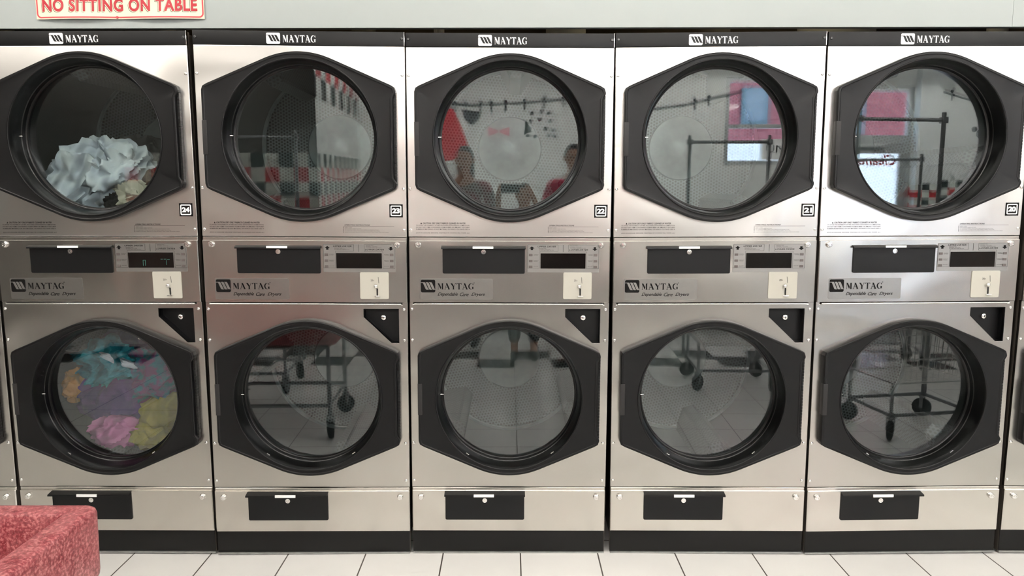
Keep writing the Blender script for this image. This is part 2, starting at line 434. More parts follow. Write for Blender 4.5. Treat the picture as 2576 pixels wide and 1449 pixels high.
    prof = [(-.085, -.356), (-.030, -.262), (-.022, -.254), (.022, -.254), (.030, -.262), (.085, -.356)]
    rows = [[bm.verts.new((x, y, z-(.030 if (0 < i < 5 and e) else 0))) for i, (x, z) in enumerate(prof)] for e, y in ((1, .115), (0, .16), (0, .698))]
    s = [0, .108, .12, .165, .176, .285]
    for A, B in zip(rows, rows[1:]):
        for j in range(5):
            f = bm.faces.new((A[j], A[j+1], B[j+1], B[j]))
            for l, (a, b) in zip(f.loops, ((s[j], A[j].co.y), (s[j+1], A[j].co.y), (s[j+1], B[j].co.y), (s[j], B[j].co.y))): l[L].uv = (a, b)
    D['baffle'] = bm_mesh('baffle', bm, M['baffle'])
    # screws
    D['screw'] = lathe('screw', [(.0060, .0005), (.0059, -.0012), (.0050, -.0030), (.0030, -.0040), (.0022, -.0041), (.0020, -.0020), (0, -.0018)], M['chrome'], 20)
    D['screwdark'] = lathe('dark_screw', [(.0056, 0), (.0054, -.0015), (.0042, -.0032), (.0020, -.0036), (.0018, -.0015), (0, -.0015)], M['screwdark'], 18)
    D['bolt'] = lathe('lock_bolt', [(.0125, .001), (.0122, -.002), (.0106, -.005), (.0104, -.0095), (.0090, -.0110), (.0060, -.0112), (.0057, -.0090), (.0036, -.0090), (.0034, -.0112), (0, -.0114)], M['chrome'], 28)
    D['lock'] = lathe('lock', [(.0102, .001), (.0102, -.003), (.0094, -.0048), (.0060, -.0050), (.0056, -.0036), (.0036, -.0036), (.0034, -.0052), (0, -.0054)], M['chrome'], 28)
    D['keylock'] = join('keylock', [lathe('a', [(.0118, .001), (.0118, -.004), (.0100, -.0085), (.0060, -.0105), (0, -.0110)], None, 28)], M['chrome'])
    shade(D['keylock'], 40)
    D['keyslot'] = box('keyhole', -.0012, .0012, -.0122, -.0095, -.0045, .0045, M['hole'])
    # drawers (money box doors)
    def drawer(x0, x1, z0, z1): return plate('drawer_front', [p for p in rrect(x0, x1, z0, z1, .006)], [], -.0105, .006, M['blackpaint'], .0012)
    D['drawer_up'] = drawer(-.2615, .060, 1.164, 1.2685)
    D['drawer_low'] = drawer(-.2585, .063, .1516, .2690)
    def lip(x0, x1, zt, d):
        bm = bmesh.new()
        for (ya, za), (yb, zb) in (((-.006, zt), (-.006-d, zt-.005)), ((-.006-d, zt-.005), (-.006-d-.001, zt-.0095))):
            th = .0022
            vs = [bm.verts.new((x, y, z-q)) for x in (x0, x1) for (y, z) in ((ya, za), (yb, zb)) for q in (0, th)]
            for f in ((0, 1, 3, 2), (4, 6, 7, 5), (0, 2, 6, 4), (1, 5, 7, 3), (0, 4, 5, 1), (2, 3, 7, 6)): bm.faces.new([vs[i] for i in f])
        return bm_mesh('drawer_lip', bm, M['blackpaint'])
    D['lip_up'] = lip(-.2655, .0625, 1.2725, .016); D['lip_low'] = lip(-.2605, .0655, .2725, .030)
    D['label_up'] = box('label', -.143, -.063, -.0258, -.0215, 1.2630, 1.2712, M['white'], .0005)
    D['label_low'] = box('label', -.1415, -.0600, -.0395, -.0350, .2600, .2705, M['white'], .0005)
    # lock pocket (recess)
    bm = bmesh.new(); dp = .034
    sc = [(x, z) for x, z in tri]
    for (a, b) in zip(sc, sc[1:]+sc[:1]):
        v = [bm.verts.new(p) for p in ((a[0], .002, a[1]), (b[0], .002, b[1]), (b[0], dp, b[1]), (a[0], dp, a[1]))]; bm.faces.new(v)
    bm.faces.new([bm.verts.new((x, dp, z)) for x, z in sc])
    cx_, cz_ = .30, .97
    out = [(.2212, 1.0236), (.2212, .9906), (.3292, .8868), (.3591, .8868), (.3591, 1.0236)]
    A = [bm.verts.new((x, -.0012, z)) for x, z in out]; B = [bm.verts.new((x, -.0012, z)) for x, z in sc]; Cc = [bm.verts.new((x, .004, z)) for x, z in sc]
    for i in range(5):
        bm.faces.new((A[i], A[(i+1) % 5], B[(i+1) % 5], B[i])); bm.faces.new((B[i], B[(i+1) % 5], Cc[(i+1) % 5], Cc[i]))
    D['pocket'] = bm_mesh('lock_pocket', bm, M['blackpaint'])
    # control overlay
    D['overlay'] = plate('control_overlay', rrect(.0705, .3503, 1.1690, 1.2785, .003), [], -.0075, .0015, M['overlay'], .0004)
    D['display'] = plate('display', rrect(.1211, .2972, 1.1845, 1.2440, .0008), [], -.0090, .0020, M['display'], .0004)
    D['button'] = plate('button', rrect(-.0070, .0070, -.0045, .0045, .0012), [], -.0095, .0020, M['button'], .0006)
    y = -.0076; P = []
    def ln(x0, z0, x1, z1, w=.0007):
        if abs(x1-x0) > abs(z1-z0): P.append([(x0, z0-w/2), (x1, z0-w/2), (x1, z0+w/2), (x0, z0+w/2)])
        else: P.append([(x0-w/2, z0), (x0+w/2, z0), (x0+w/2, z1), (x0-w/2, z1)])
    for (x0, z0, x1, z1) in ((.0715, 1.1860, .0715, 1.2770), (.0715, 1.2775, .1890, 1.2775), (.1890, 1.2520, .1890, 1.2770), (.1185, 1.2520, .1890, 1.2520), (.1185, 1.1860, .1185, 1.2520), (.0715, 1.1860, .1185, 1.1860),
                             (.2300, 1.2500, .2300, 1.2770), (.2300, 1.2500, .3015, 1.2500), (.3015, 1.1840, .3015, 1.2500), (.3015, 1.1840, .3480, 1.1840), (.3480, 1.1840, .3480, 1.2600), (.2300, 1.2775, .3350, 1.2775)): ln(x0, z0, x1, z1)
    P.append([(.2082, 1.2490), (.2095, 1.2490), (.2095, 1.2775), (.2082, 1.2775)])
    a, b = .0872, 1.2640
    P.append([(a-.0045, b-.0075), (a+.0045, b-.0075), (a+.0045, b-.001), (a-.0045, b-.001)]); P.append([(a-.0105, b-.001), (a+.0105, b-.001), (a, b+.0075)])
    a, b = .3327, 1.2615
    P.append([(a-.0045, b+.001), (a+.0045, b+.001), (a+.0045, b+.0075), (a-.0045, b+.0075)]); P.append([(a+.0105, b+.001), (a-.0105, b+.001), (a, b-.0075)])
    D['markings'] = join('markings', [polys('a', P, y, None, .0004),
        text('UPPER DRYER', .1095, .1810, 1.2675, 1.2735, y, None, .01, .25, th=.0004),
        text('LOWER DRYER', .2325, .3060, 1.2550, 1.2610, y, None, .01, .25, th=.0004)], M['ink'])
    small = [('PERMANENT PRESS', .114, .143, 1.2635), ('WOVENS  COTTONS', .114, .158, 1.2600), ('TO START PRESS FABRIC BUTTON', .114, .172, 1.2565),
             ('PERMANENT PRESS', .236, .265, 1.2735), ('WOVENS  COTTONS', .236, .280, 1.2690), ('TO START PRESS BUTTON', .236, .296, 1.2645)]
    tu = [text(s_, a, b, c-.0011, c+.0011, y, None, th=.0003) for s_, a, b, c in small]; tl, tr = [], []
    for z_, (p, q) in zip((1.2377, 1.2142, 1.1915), (('WOVENS &', 'COTTONS'), ('PERM', 'PRESS'), ('DELICATES', ''))):
        tl.append(text(p, .0940, .1125, z_+.0008, z_+.0030, y, None, th=.0003)); tr.append(text(p, .3060, .3245, z_+.0008, z_+.0030, y, None, th=.0003))
        if q: tl.append(text(q, .0940, .1100, z_-.0030, z_-.0008, y, None, th=.0003)); tr.append(text(q, .3080, .3245, z_-.0030, z_-.0008, y, None, th=.0003))
    D['small_print'] = [join('small_print', q, M['inkgrey']) for q in (tu[:3], tu[3:], tl, tr)]
    # coin slide
    D['coin'] = plate('coin_slide', rrect(.2110, .3227, 1.0640, 1.1692, .005), [], -.0095, .004, M['cream'], .001)
    D['slot'] = polys('coin_slot', [[(.2814, 1.1507), (.2828, 1.1507), (.2852, 1.1261), (.2838, 1.1261)]], -.0096, M['hole'])
    D['knob'] = lathe('slide_knob', [(0, -.014), (.004, -.0135), (.0078, -.010), (.0085, -.006), (.0070, -.002), (.004, .001)], M['chrome'], 20)
    D['slidebar'] = plate('slide_slot', rrect(.2748, .2808, 1.0785, 1.1065, .002), [], -.0112, .0016, M['hole'], .0003)
    D['foot'] = box('slide_foot', .2677, .2888, -.019, -.0095, 1.0740, 1.0775, M['chrome'], .0012)
    D['price'] = join('price', [text('25', .2526, .2620, 1.1345, 1.1412, -.0096, None), text('c', .2632, .2665, 1.1352, 1.1395, -.0096, None)], M['inkgrey'])
    # nameplate
    D['nameplate'] = plate('nameplate', rrect(-.3519, -.0652, 1.0610, 1.1436, .006), [], -.0068, .0008, M['nameplate'], .0003)
    D['emblem'] = plate('emblem', rrect(-.3476, -.2910, 1.0891, 1.1389, .006), [], -.0076, .0008, M['ink'], .0002)
    D['emblem_stripes'] = polys('emblem_stripes', stripes(-.3476, -.2910, 1.0891, 1.1389), -.0077, M['overlay'], .0004)
    D['nameword'] = polys('brand_lettering', word(-.2818, -.1396, 1.1008, 1.1250), -.0069, M['ink'])
    D['tagline'] = [text('Dependable', -.2821, -.2020, 1.0720, 1.0890, -.0069, None, .008, .45, .9), text('Care', -.1950, -.1600, 1.0745, 1.0885, -.0069, None, .008, .45, .9),
                                    text('Dryers', -.1500, -.0955, 1.0720, 1.0885, -.0069, None, .008, .45, .9), polys('r', [circle(-.1385, 1.1270, .0017, 8)], -.0069, None)]
    for q in D['tagline']: q.materials.clear(); q.materials.append(M['ink'])
    # header mark
    D['hemblem'] = plate('header_emblem', rrect(-.1206, -.0690, 2.0275, 2.0675, .005), [], -.0024, .001, M['white'], .0002)
    D['hstripes'] = polys('header_emblem_stripes', stripes(-.1206, -.0690, 2.0275, 2.0675), -.0025, M['black'], .0004)
    D['hword'] = polys('header_lettering', word(-.0590, .0638, 2.0335, 2.0590), -.0016, M['white'])
    # printed notices
    yy = -.0001
    rows = [('TO AVOID THE POSSIBILITY OF FIRE, INCLUDING SPONTANEOUS COMBUSTION,', 1.3510), ('DO NOT DRY ITEMS CONTAINING FOAM RUBBER OR SIMILARLY TEXTURED', 1.3437),
            ('RUBBERLIKE MATERIALS OR ANY MATERIAL ON WHICH YOU HAVE USED A', 1.3362), ('CLEANING SOLVENT OR WHICH CONTAINS FLAMMABLE LIQUIDS OR SOLIDS', 1.3290), ('(SUCH AS GASOLINE, KEROSENE, VEGETABLE OR COOKING OILS, WAXES, etc.)', 1.3215)]
    ts = [text(s_, -.3640, -.1561, c-.0022, c+.0022, yy, None, .008, .15, th=.0003) for s_, c in rows]
    ts.append(text('CAUTION: DRY ONLY FABRICS CLEANED IN WATER', -.3380, -.1720, 1.3562, 1.3628, yy, None, .022, .25, th=.0003))
    ts.append(polys('t', [[(-.3475, 1.3562), (-.3405, 1.3562), (-.3440, 1.3628)]], yy, None, .0003))
    D['caution'] = join('caution_notice', ts, M['inkgrey'])
    ts = [text('OPERATING INSTRUCTIONS', .1540, .2520, 1.3500, 1.3548, yy, None, .02, .3, th=.0003), polys('t', [[(.1490, 1.3470), (.3460, 1.3470), (.3460, 1.3478), (.1490, 1.3478)]]+[circle(.1505, q, .0014, 8) for q in (1.3430, 1.3383, 1.3336, 1.3289, 1.3242)], yy, None, .0003)]
    D['operating'] = join('operating_notice', ts, M['inkgrey'])
    ts = [text(s_, .1550, x1, c-.0011, c+.0011, yy, None, th=.0002) for s_, x1, c in (('INSERT COINS', .182, 1.3430), ('PRESS DESIRED FABRIC BUTTON', .218, 1.3383), ('TO CHANGE FABRIC SELECTION, PRESS ANOTHER BUTTON', .285, 1.3336), ('TO RESTART, CLOSE DOOR AND PRESS FABRIC BUTTON', .290, 1.3289), ('WHEN CYCLE ENDS, REMOVE CLOTHES PROMPTLY AND CLEAN THE DOOR SCREEN', .324, 1.3242))]
    D['operating_small'] = join('operating_small_print', ts, M['inkgrey'])
    D['number_plate'] = plate('number_plate', rrect(.3284, .3803, 1.3828, 1.4333, .001), [], -.0012, .0011, M['ink'], .0002)
    D['number_frame'] = plate('number_frame', rrect(.3330, .3750, 1.3880, 1.4285, .005), [rrect(.3372, .3708, 1.3922, 1.4243, .002)], -.0018, .0006, M['white'], .0001)
    return D
D = dryer_meshes()

def make_dryer(num, label, loc, rot, seeds):
    t = thing('stacked_dryer', label, 'dryer', loc, rot, 'stacked tumble dryers in the row')
    P = lambda nm, key, par=t, l=(0, 0, 0), r=(0, 0, 0): O(nm, D[key], par, l, r)
    P('cabinet', 'cabinet')
    up = P('upper_panel', 'upper_panel'); lo = P('lower_panel', 'lower_panel'); cp = P('control_panel', 'control_panel'); bp = P('base_panel', 'base_panel')
    P('bright_strip', 'bright_strip'); P('kick_plate', 'kick_plate'); P('floor_strip', 'floor_strip')
    h = P('header_strip', 'header_strip'); P('edge_strip', 'edge_strip', h); P('header_emblem', 'hemblem', h); P('header_emblem_stripes', 'hstripes', h); P('header_lettering', 'hword', h)
    for x in (-.3845, .3845): P('screw', 'screwdark', h, (x, -.0015, 2.0505))
    for z in (1.918, 1.492, 1.3336):
        for x in (-.3845, .3840): P('screw', 'screw', up, (x, 0, z))
    for z in (1.0212, .8969, .4744, .3166):
        for x in (-.3845, .3800): P('screw', 'screw', lo, (x, 0, z))
    for x in (-.3573, .3555):
        P('lock_bolt', 'bolt', cp, (x, -.006, 1.2755)); P('lock_bolt', 'bolt', bp, (x, -.006, .2498))
    P('caution_notice', 'caution', up); P('operating_notice', 'operating', up); P('operating_small_print', 'operating_small', up)
    if num:
        n = P('number_plate', 'number_plate'); P('number_frame', 'number_frame', n)
        O('numeral', text(num, .3390, .3690, 1.3985, 1.4180, -.0013, M['white'], .045, 0, .9, res=5), n)
    for cz, sd in ((CU, seeds[0]), (CL, seeds[1])):
        d = P('door', 'door', t, (0, 0, cz)); P('door_ring', 'ring', d); P('door_glass', 'glass', d); P('hinge', 'hinge', d); P('door_pull', 'pull', d)
        P('latch_pin', 'pin', d, (-.276, .012, .008), (0, 0, R(90)))
        if cz == CL:
            for a in (-126, -52): P('joint_glint', 'joint_glint', d, (.283*math.cos(R(a)), -.020, .283*math.sin(R(a))), (0, -R(a+90), 0))
        q = P('drum', 'drum', t, (0, 0, cz), (0, R(sd), 0)); P('drum_back', 'drum_back', q); P('drum_hub', 'hub', q); P('drum_rim', 'rim', q)
        for k in range(3): P('baffle', 'baffle', q, (0, 0, 0), (0, R(120*k), 0))
    for kk, zz, zl in (('up', 1.2488, 0), ('low', .2364, 0)):
        w = P('money_drawer', 'drawer_'+kk); P('drawer_lip', 'lip_'+kk, w); P('drawer_label', 'label_'+kk, w)
        P('drawer_lock', 'lock', w, (-.1011 if kk == 'up' else -.0979, -.0105, zz))
    w = P('lock_pocket', 'pocket'); P('pocket_lock', 'keylock', w, (.2942, .034, .984)); P('keyhole', 'keyslot', w, (.2942, .034, .984))
    w = P('control_overlay', 'overlay'); dsp = P('display', 'display', w); P('markings', 'markings', w); [O('small_print', q, w) for q in D['small_print']]
    for z in (1.2377, 1.2142, 1.1915):
        P('button', 'button', w, (.0829, 0, z)); P('button', 'button', w, (.3355, 0, z))
    if num == '24': O('display_digits', polys('digits', [rrect(.1780, .1796, 1.192, 1.214, 0), rrect(.1870, .1886, 1.192, 1.214, 0), rrect(.1780, .1886, 1.213, 1.2146, 0), rrect(.2480, .2560, 1.2165, 1.2185, 0), rrect(.2600, .2700, 1.2165, 1.2185, 0), rrect(.2730, .2830, 1.2155, 1.2170, 0), rrect(.2690, .2706, 1.195, 1.2140, 0)], -.0091, M['digit']), w)
    w = P('coin_slide', 'coin'); P('coin_slot', 'slot', w); P('slide_knob', 'knob', w, (.2733, -.0095, 1.1150)); P('slide_slot', 'slidebar', w); P('slide_foot', 'foot', w); P('price', 'price', w)
    w = P('nameplate', 'nameplate'); P('emblem', 'emblem', w); P('emblem_stripes', 'emblem_stripes', w); P('brand_lettering', 'nameword', w); [O('tagline', q, w) for q in D['tagline'][:3]]; O('registered_mark', D['tagline'][3], w)
    return t
DR = {}
for num, lab, loc, rot, sd in (
    ('', 'steel stacked dryer cropped by the left edge, behind the red tub', (-2.4045, .004, .0015), (.008, 0, -.004), (10, 30)),
    ('24', 'steel stacked dryer numbered 24, jeans in its upper drum', (-1.6062, .006, .0016), (.011, -.0012, -.0122), (40, 10)),
    ('23', 'steel stacked dryer numbered 23, empty, right of the one holding jeans', (-.8078, -.0018, .0003), (.0104, .0067, .0174), (150, 100)),
    ('22', 'steel stacked dryer numbered 22, empty, in the middle of the row', (-.0097, .0079, -.0029), (.0053, .0035, .0009), (65, 50)),
    ('21', 'steel stacked dryer numbered 21, empty, dark baffle low in its upper drum', (.8009, .0011, -.0012), (.0082, -.0053, -.0205), (-28, 105)),
    ('20', 'steel stacked dryer numbered 20, empty, bright window in its upper glass', (1.5975, -.0064, .0025), (.0013, -.0045, .0145), (45, 75)),
    ('', 'steel stacked dryer cropped to a narrow strip by the right edge', (2.401, .000, .001), (.004, .006, .004), (20, 80))):
    DR[num or lab[-11:]] = make_dryer(num, lab, loc, rot, sd)

# ------------------------------------------------------------------ room
def tile_floor():
    m, n, l, b = nt('white_floor_tiles')
    g = n.new('ShaderNodeNewGeometry'); sp = n.new('ShaderNodeSeparateXYZ'); l.new(g.outputs['Position'], sp.inputs[0])
    s = .31826
    u = math_node(n, l, 'DIVIDE', math_node(n, l, 'SUBTRACT', sp.outputs[0], .03893), s)
    v = math_node(n, l, 'DIVIDE', math_node(n, l, 'ADD', sp.outputs[1], .1985), s)
    fu, fv = math_node(n, l, 'FRACT', u), math_node(n, l, 'FRACT', v)
    def edge(f): return math_node(n, l, 'MINIMUM', f, math_node(n, l, 'SUBTRACT', 1.0, f))
    gr = math_node(n, l, 'LESS_THAN', math_node(n, l, 'MINIMUM', edge(fu), edge(fv)), .0085)
    iu, iv = math_node(n, l, 'FLOOR', u), math_node(n, l, 'FLOOR', v)
    par = math_node(n, l, 'MODULO', math_node(n, l, 'ADD', iu, 100), 2)
    r1 = math_node(n, l, 'MULTIPLY', math_node(n, l, 'COMPARE', iv, -10, .1), par)
    r2 = math_node(n, l, 'MULTIPLY', math_node(n, l, 'COMPARE', iv, -11, .1), math_node(n, l, 'SUBTRACT', 1.0, par))
    blk = math_node(n, l, 'ADD', r1, r2)
    cv = n.new('ShaderNodeCombineXYZ'); l.new(iu, cv.inputs[0]); l.new(iv, cv.inputs[1])
    wn_ = n.new('ShaderNodeTexWhiteNoise'); l.new(cv.outputs[0], wn_.inputs['Vector'])
    dirt = n.new('ShaderNodeTexNoise'); dirt.inputs['Scale'].default_value = 7; dirt.inputs['Detail'].default_value = 5; l.new(g.outputs['Position'], dirt.inputs['Vector'])
    val = math_node(n, l, 'ADD', .80, math_node(n, l, 'MULTIPLY', wn_.outputs['Value'], .03))
    val = math_node(n, l, 'SUBTRACT', val, math_node(n, l, 'MULTIPLY', dirt.outputs[0], .05))
    cc = n.new('ShaderNodeCombineColor'); l.new(val, cc.inputs[0]); l.new(math_node(n, l, 'MULTIPLY', val, .985), cc.inputs[1]); l.new(math_node(n, l, 'MULTIPLY', val, .955), cc.inputs[2])
    m1 = n.new('ShaderNodeMix'); m1.data_type = 'RGBA'; l.new(blk, m1.inputs['Factor']); l.new(cc.outputs[0], m1.inputs['A']); m1.inputs['B'].default_value = srgb(38, 44, 46)
    m2 = n.new('ShaderNodeMix'); m2.data_type = 'RGBA'; l.new(gr, m2.inputs['Factor']); l.new(m1.outputs['Result'], m2.inputs['A']); m2.inputs['B'].default_value = srgb(78, 72, 66)
    l.new(m2.outputs['Result'], b.inputs['Base Color'])
    l.new(math_node(n, l, 'ADD', .16, math_node(n, l, 'MULTIPLY', gr, .5)), b.inputs['Roughness'])
    bp = n.new('ShaderNodeBump'); bp.inputs['Distance'].default_value = .002; bp.inputs['Strength'].default_value = .6
    l.new(math_node(n, l, 'SUBTRACT', 1.0, gr), bp.inputs['Height']); l.new(bp.outputs[0], b.inputs['Normal'])
    return m
def two_tone(name, zs, low, high):
    m, n, l, b = nt(name); g = n.new('ShaderNodeNewGeometry'); sp = n.new('ShaderNodeSeparateXYZ'); l.new(g.outputs['Position'], sp.inputs[0])
    c = n.new('ShaderNodeMix'); c.data_type = 'RGBA'; l.new(math_node(n, l, 'GREATER_THAN', sp.outputs[2], zs), c.inputs['Factor']); c.inputs['A'].default_value = low; c.inputs['B'].default_value = high
    l.new(c.outputs['Result'], b.inputs['Base Color']); b.inputs['Roughness'].default_value = .7
    return m
def checker_wall(name, axis, off, s, top, zoff=0.0, base=srgb(176, 178, 176), stripe=None, white=srgb(214, 220, 212)):
    """painted wall whose lower part is small square tiles: black/white and red/white rows"""
    m, n, l, b = nt(name)
    g = n.new('ShaderNodeNewGeometry'); sp = n.new('ShaderNodeSeparateXYZ'); l.new(g.outputs['Position'], sp.inputs[0])
    u = math_node(n, l, 'FLOOR', math_node(n, l, 'DIVIDE', math_node(n, l, 'SUBTRACT', sp.outputs[axis], off), s))
    w = math_node(n, l, 'FLOOR', math_node(n, l, 'DIVIDE', math_node(n, l, 'SUBTRACT', top, sp.outputs[2]), s))
    par = math_node(n, l, 'MODULO', math_node(n, l, 'ADD', math_node(n, l, 'ADD', u, w), 200), 2)
    odd = math_node(n, l, 'MODULO', w, 2)
    c1 = n.new('ShaderNodeMix'); c1.data_type = 'RGBA'; c1.inputs['A'].default_value = srgb(48, 58, 56); c1.inputs['B'].default_value = srgb(178, 34, 44); l.new(odd, c1.inputs['Factor'])
    c2 = n.new('ShaderNodeMix'); c2.data_type = 'RGBA'; l.new(par, c2.inputs['Factor']); l.new(c1.outputs['Result'], c2.inputs['B']); c2.inputs['A'].default_value = white
    below = math_node(n, l, 'LESS_THAN', sp.outputs[2], top)
    c3 = n.new('ShaderNodeMix'); c3.data_type = 'RGBA'; l.new(below, c3.inputs['Factor']); c3.inputs['A'].default_value = base; l.new(c2.outputs['Result'], c3.inputs['B'])
    last = c3.outputs['Result']
    if stripe:     # two rows of painted upright bars near the ceiling
        z0, z1, z2, sw = stripe
        su = math_node(n, l, 'MODULO', math_node(n, l, 'ADD', math_node(n, l, 'FLOOR', math_node(n, l, 'DIVIDE', sp.outputs[axis], sw)), 400), 2)
        inr = math_node(n, l, 'MULTIPLY', math_node(n, l, 'GREATER_THAN', sp.outputs[2], z0), math_node(n, l, 'LESS_THAN', sp.outputs[2], z2))
        up = math_node(n, l, 'GREATER_THAN', sp.outputs[2], z1)
        sc = math_node(n, l, 'ABSOLUTE', math_node(n, l, 'SUBTRACT', su, up))
        c4 = n.new('ShaderNodeMix'); c4.data_type = 'RGBA'; l.new(up, c4.inputs['Factor']); c4.inputs['A'].default_value = srgb(44, 56, 54); c4.inputs['B'].default_value = srgb(176, 60, 66)
        c5 = n.new('ShaderNodeMix'); c5.data_type = 'RGBA'; l.new(math_node(n, l, 'MULTIPLY', sc, inr), c5.inputs['Factor']); l.new(last, c5.inputs['A']); l.new(c4.outputs['Result'], c5.inputs['B'])
        last = c5.outputs['Result']
    l.new(last, b.inputs['Base Color']); b.inputs['Roughness'].default_value = .6
    return m
XL, XR, YB, ZC = -6.5, 8.0, -7.0, 3.25
struct('floor', box('floor', XL, XR, YB-.15, 1.2, -.1, 0, tile_floor()))
struct('ceiling', box('ceiling', XL, XR, YB-.15, 1.2, ZC, ZC+.1, M['ceil']))
struct('wall_left', box('wall_left', XL-.1, XL, YB, 1.2, 0, ZC, M['wallp']))
struct('wall_right', box('wall_right', XR, XR+.1, YB, 1.2, 0, ZC, M['wallp']))
struct('wall_service', box('wall_service', XL, XR, 1.15, 1.25, 0, ZC, M['brown']))
# bulkhead over the dryers
bm = bmesh.new(); add_box(bm, -3.4, 1.8945, 0, .03, 2.0925, ZC); add_box(bm, 1.8955, 3.6, 0, .03, 2.0925, ZC)
me = bm_mesh('bulkhead', bm, M['bulk'])
struct('wall_bulkhead', me, rot=(0, -.0023, 0))
struct('wall_behind_row_left', box('w', XL, -3.4, 0, .03, 0, ZC, M['bulk'])); struct('wall_behind_row_right', box('w', 3.6, XR, 0, .03, 0, ZC, M['bulk']))
# partition block, left part of the room behind the camera
PW = checker_wall('partition_paint_and_tiles', 0, -1.97, .142, 1.77, base=srgb(84, 82, 78), white=srgb(196, 198, 190))  # base grey darkened to hold the gloom of this unlit side
struct('wall_partition', box('w', -3.95, -1.74, -4.60, -4.50, 0, ZC, PW))
struct('wall_partition_left', box('w', XL, -3.95, -4.60, -4.50, 0, ZC, mat('gloom_darkened_wall_paint', srgb(84, 82, 78), .7, var=.05)))  # wall colour lowered to stand for the poor light here
PS = checker_wall('partition_side_paint', 1, -4.5, .142, 1.77, base=srgb(225, 228, 224), stripe=(2.30, 2.52, 2.74, .24))
struct('wall_partition_side', box('w', -1.739, -1.735, YB, -4.5, 0, ZC, PS))
# window wall, built around its openings
BWm = two_tone('window_wall_reflection_tones', .82, srgb(92, 86, 80), srgb(238, 240, 236))  # upper brightness and dark low clutter put into the wall's colour
bm = bmesh.new()
for a in ((-1.735, 2.50, 0, ZC), (2.50, 5.56, 2.86, ZC), (2.50, 4.42, 0, 1.72)): add_box(bm, a[0], a[1], YB-.15, YB, a[2], a[3])
struct('wall_window_side', bm_mesh('w', bm, BWm))
struct('wall_beside_door', box('w', 5.56, XR, YB-.15, YB, 0, ZC, checker_wall('tiled_wall_paint', 0, .0, .105, 1.62, base=srgb(232, 235, 232))))
def bars(name, L, m, bev=.003):
    bm = bmesh.new()
    for a in L: add_box(bm, *a, bev, 1)
    return bm_mesh(name, bm, m, 35)
w1 = struct('window_1', bars('window_frame', [(2.50, 2.56, YB-.12, YB-.04, 1.72, 2.86), (4.40, 4.46, YB-.12, YB-.04, 0, 2.86), (2.56, 4.40, YB-.12, YB-.04, 2.80, 2.86), (2.56, 4.40, YB-.12, YB-.04, 1.72, 1.78), (2.56, 4.40, YB-.12, YB-.04, 2.20, 2.25)], M['frame']))
O('window_pane', box('pane', 2.56, 4.40, YB-.085, YB-.079, 1.78, 2.80, M['wglass']), w1)
d1 = struct('door_1', bars('door_frame', [(4.46, 4.52, YB-.12, YB-.04, 0, 2.86), (5.50, 5.56, YB-.12, YB-.04, 0, 2.86), (4.52, 5.50, YB-.12, YB-.04, 2.80, 2.86), (4.52, 5.50, YB-.12, YB-.04, 2.10, 2.22), (4.52, 4.60, YB-.11, YB-.05, .02, 2.10), (5.42, 5.50, YB-.11, YB-.05, .02, 2.10), (4.60, 5.42, YB-.11, YB-.05, 1.98, 2.10), (4.60, 5.42, YB-.11, YB-.05, .02, .22)], M['frame']))
O('door_pane', bars('pane', [(4.60, 5.42, YB-.083, YB-.078, .22, 1.98)], M['wglass'], 0.0), d1)
O('transom_pane', bars('pane', [(4.52, 5.50, YB-.083, YB-.078, 2.22, 2.80)], M['wglass'], 0.0), d1)
O('door_closer', box('closer', 4.85, 5.20, YB-.04, YB+.01, 2.05, 2.10, M['frame'], .005), d1)
O('door_lettering', text('Cleaners', 4.70, 5.38, 1.82, 1.97, YB-.076, M['red'], .02, .3, flip=True), d1)
t = thing('window_poster', 'white poster lettered UNLIMITED taped low in the street window', 'poster', (0, 0, 0), me=box('poster', 3.0, 4.1, YB-.076, YB-.074, 1.79, 2.06, M['white']))
O('poster_lettering', text('UNLIMITED', 3.08, 4.02, 1.88, 1.98, YB-.072, M['inkgrey']), t)
# column between door and wall
struct('trim_1', box('column', 5.56, 5.86, YB, YB+.12, 0, ZC, checker_wall('column_paint', 0, 5.56, .10, 1.58, base=srgb(226, 230, 228)), .004))

# outside
def brick():
    m, n, l, b = nt('red_brick'); tc = n.new('ShaderNodeTexCoord'); mp = n.new('ShaderNodeMapping'); mp.inputs['Rotation'].default_value = (R(90), 0, 0)
    br = n.new('ShaderNodeTexBrick'); br.inputs['Scale'].default_value = 3.2
    br.inputs['Color1'].default_value = srgb(158, 88, 94); br.inputs['Color2'].default_value = srgb(140, 72, 80); br.inputs['Mortar'].default_value = srgb(160, 124, 122); br.inputs['Mortar Size'].default_value = .012
    l.new(tc.outputs['Object'], mp.inputs[0]); l.new(mp.outputs[0], br.inputs['Vector']); l.new(br.outputs[0], b.inputs['Base Color']); b.inputs['Roughness'].default_value = .85
    return m
bt = thing('brick_building', 'red brick building across the street, seen mirrored in the dryer glass', 'building', (6, -14, 0))
O('wall', box('facade', -7, 9, -3, 0, 2.35, 8, brick()), bt); O('shopfront', box('shopfront', -7, 9, -3, .05, 0, 2.35, M['ceil']), bt)
for x in (-1.2, -.15, 2.05, 4.2): 
    q = O('window', bars('window', [(x-.30, x+.30, -.02, .06, 2.75, 3.55)], mat('blue_grey_window_frame', srgb(84, 106, 116), .5, var=.05)), bt)
    O('pane', box('pane', x-.22, x+.22, .06, .065, 2.82, 3.48, mat('window_reflection_pane', srgb(100, 116, 134), .15, var=.1)), q)
struct('ground', box('pavement', -10, 22, -30, YB-.15, -.2, -.02, mat('street_concrete', srgb(200, 198, 192), .9, var=.08)), label='pale street outside the window')

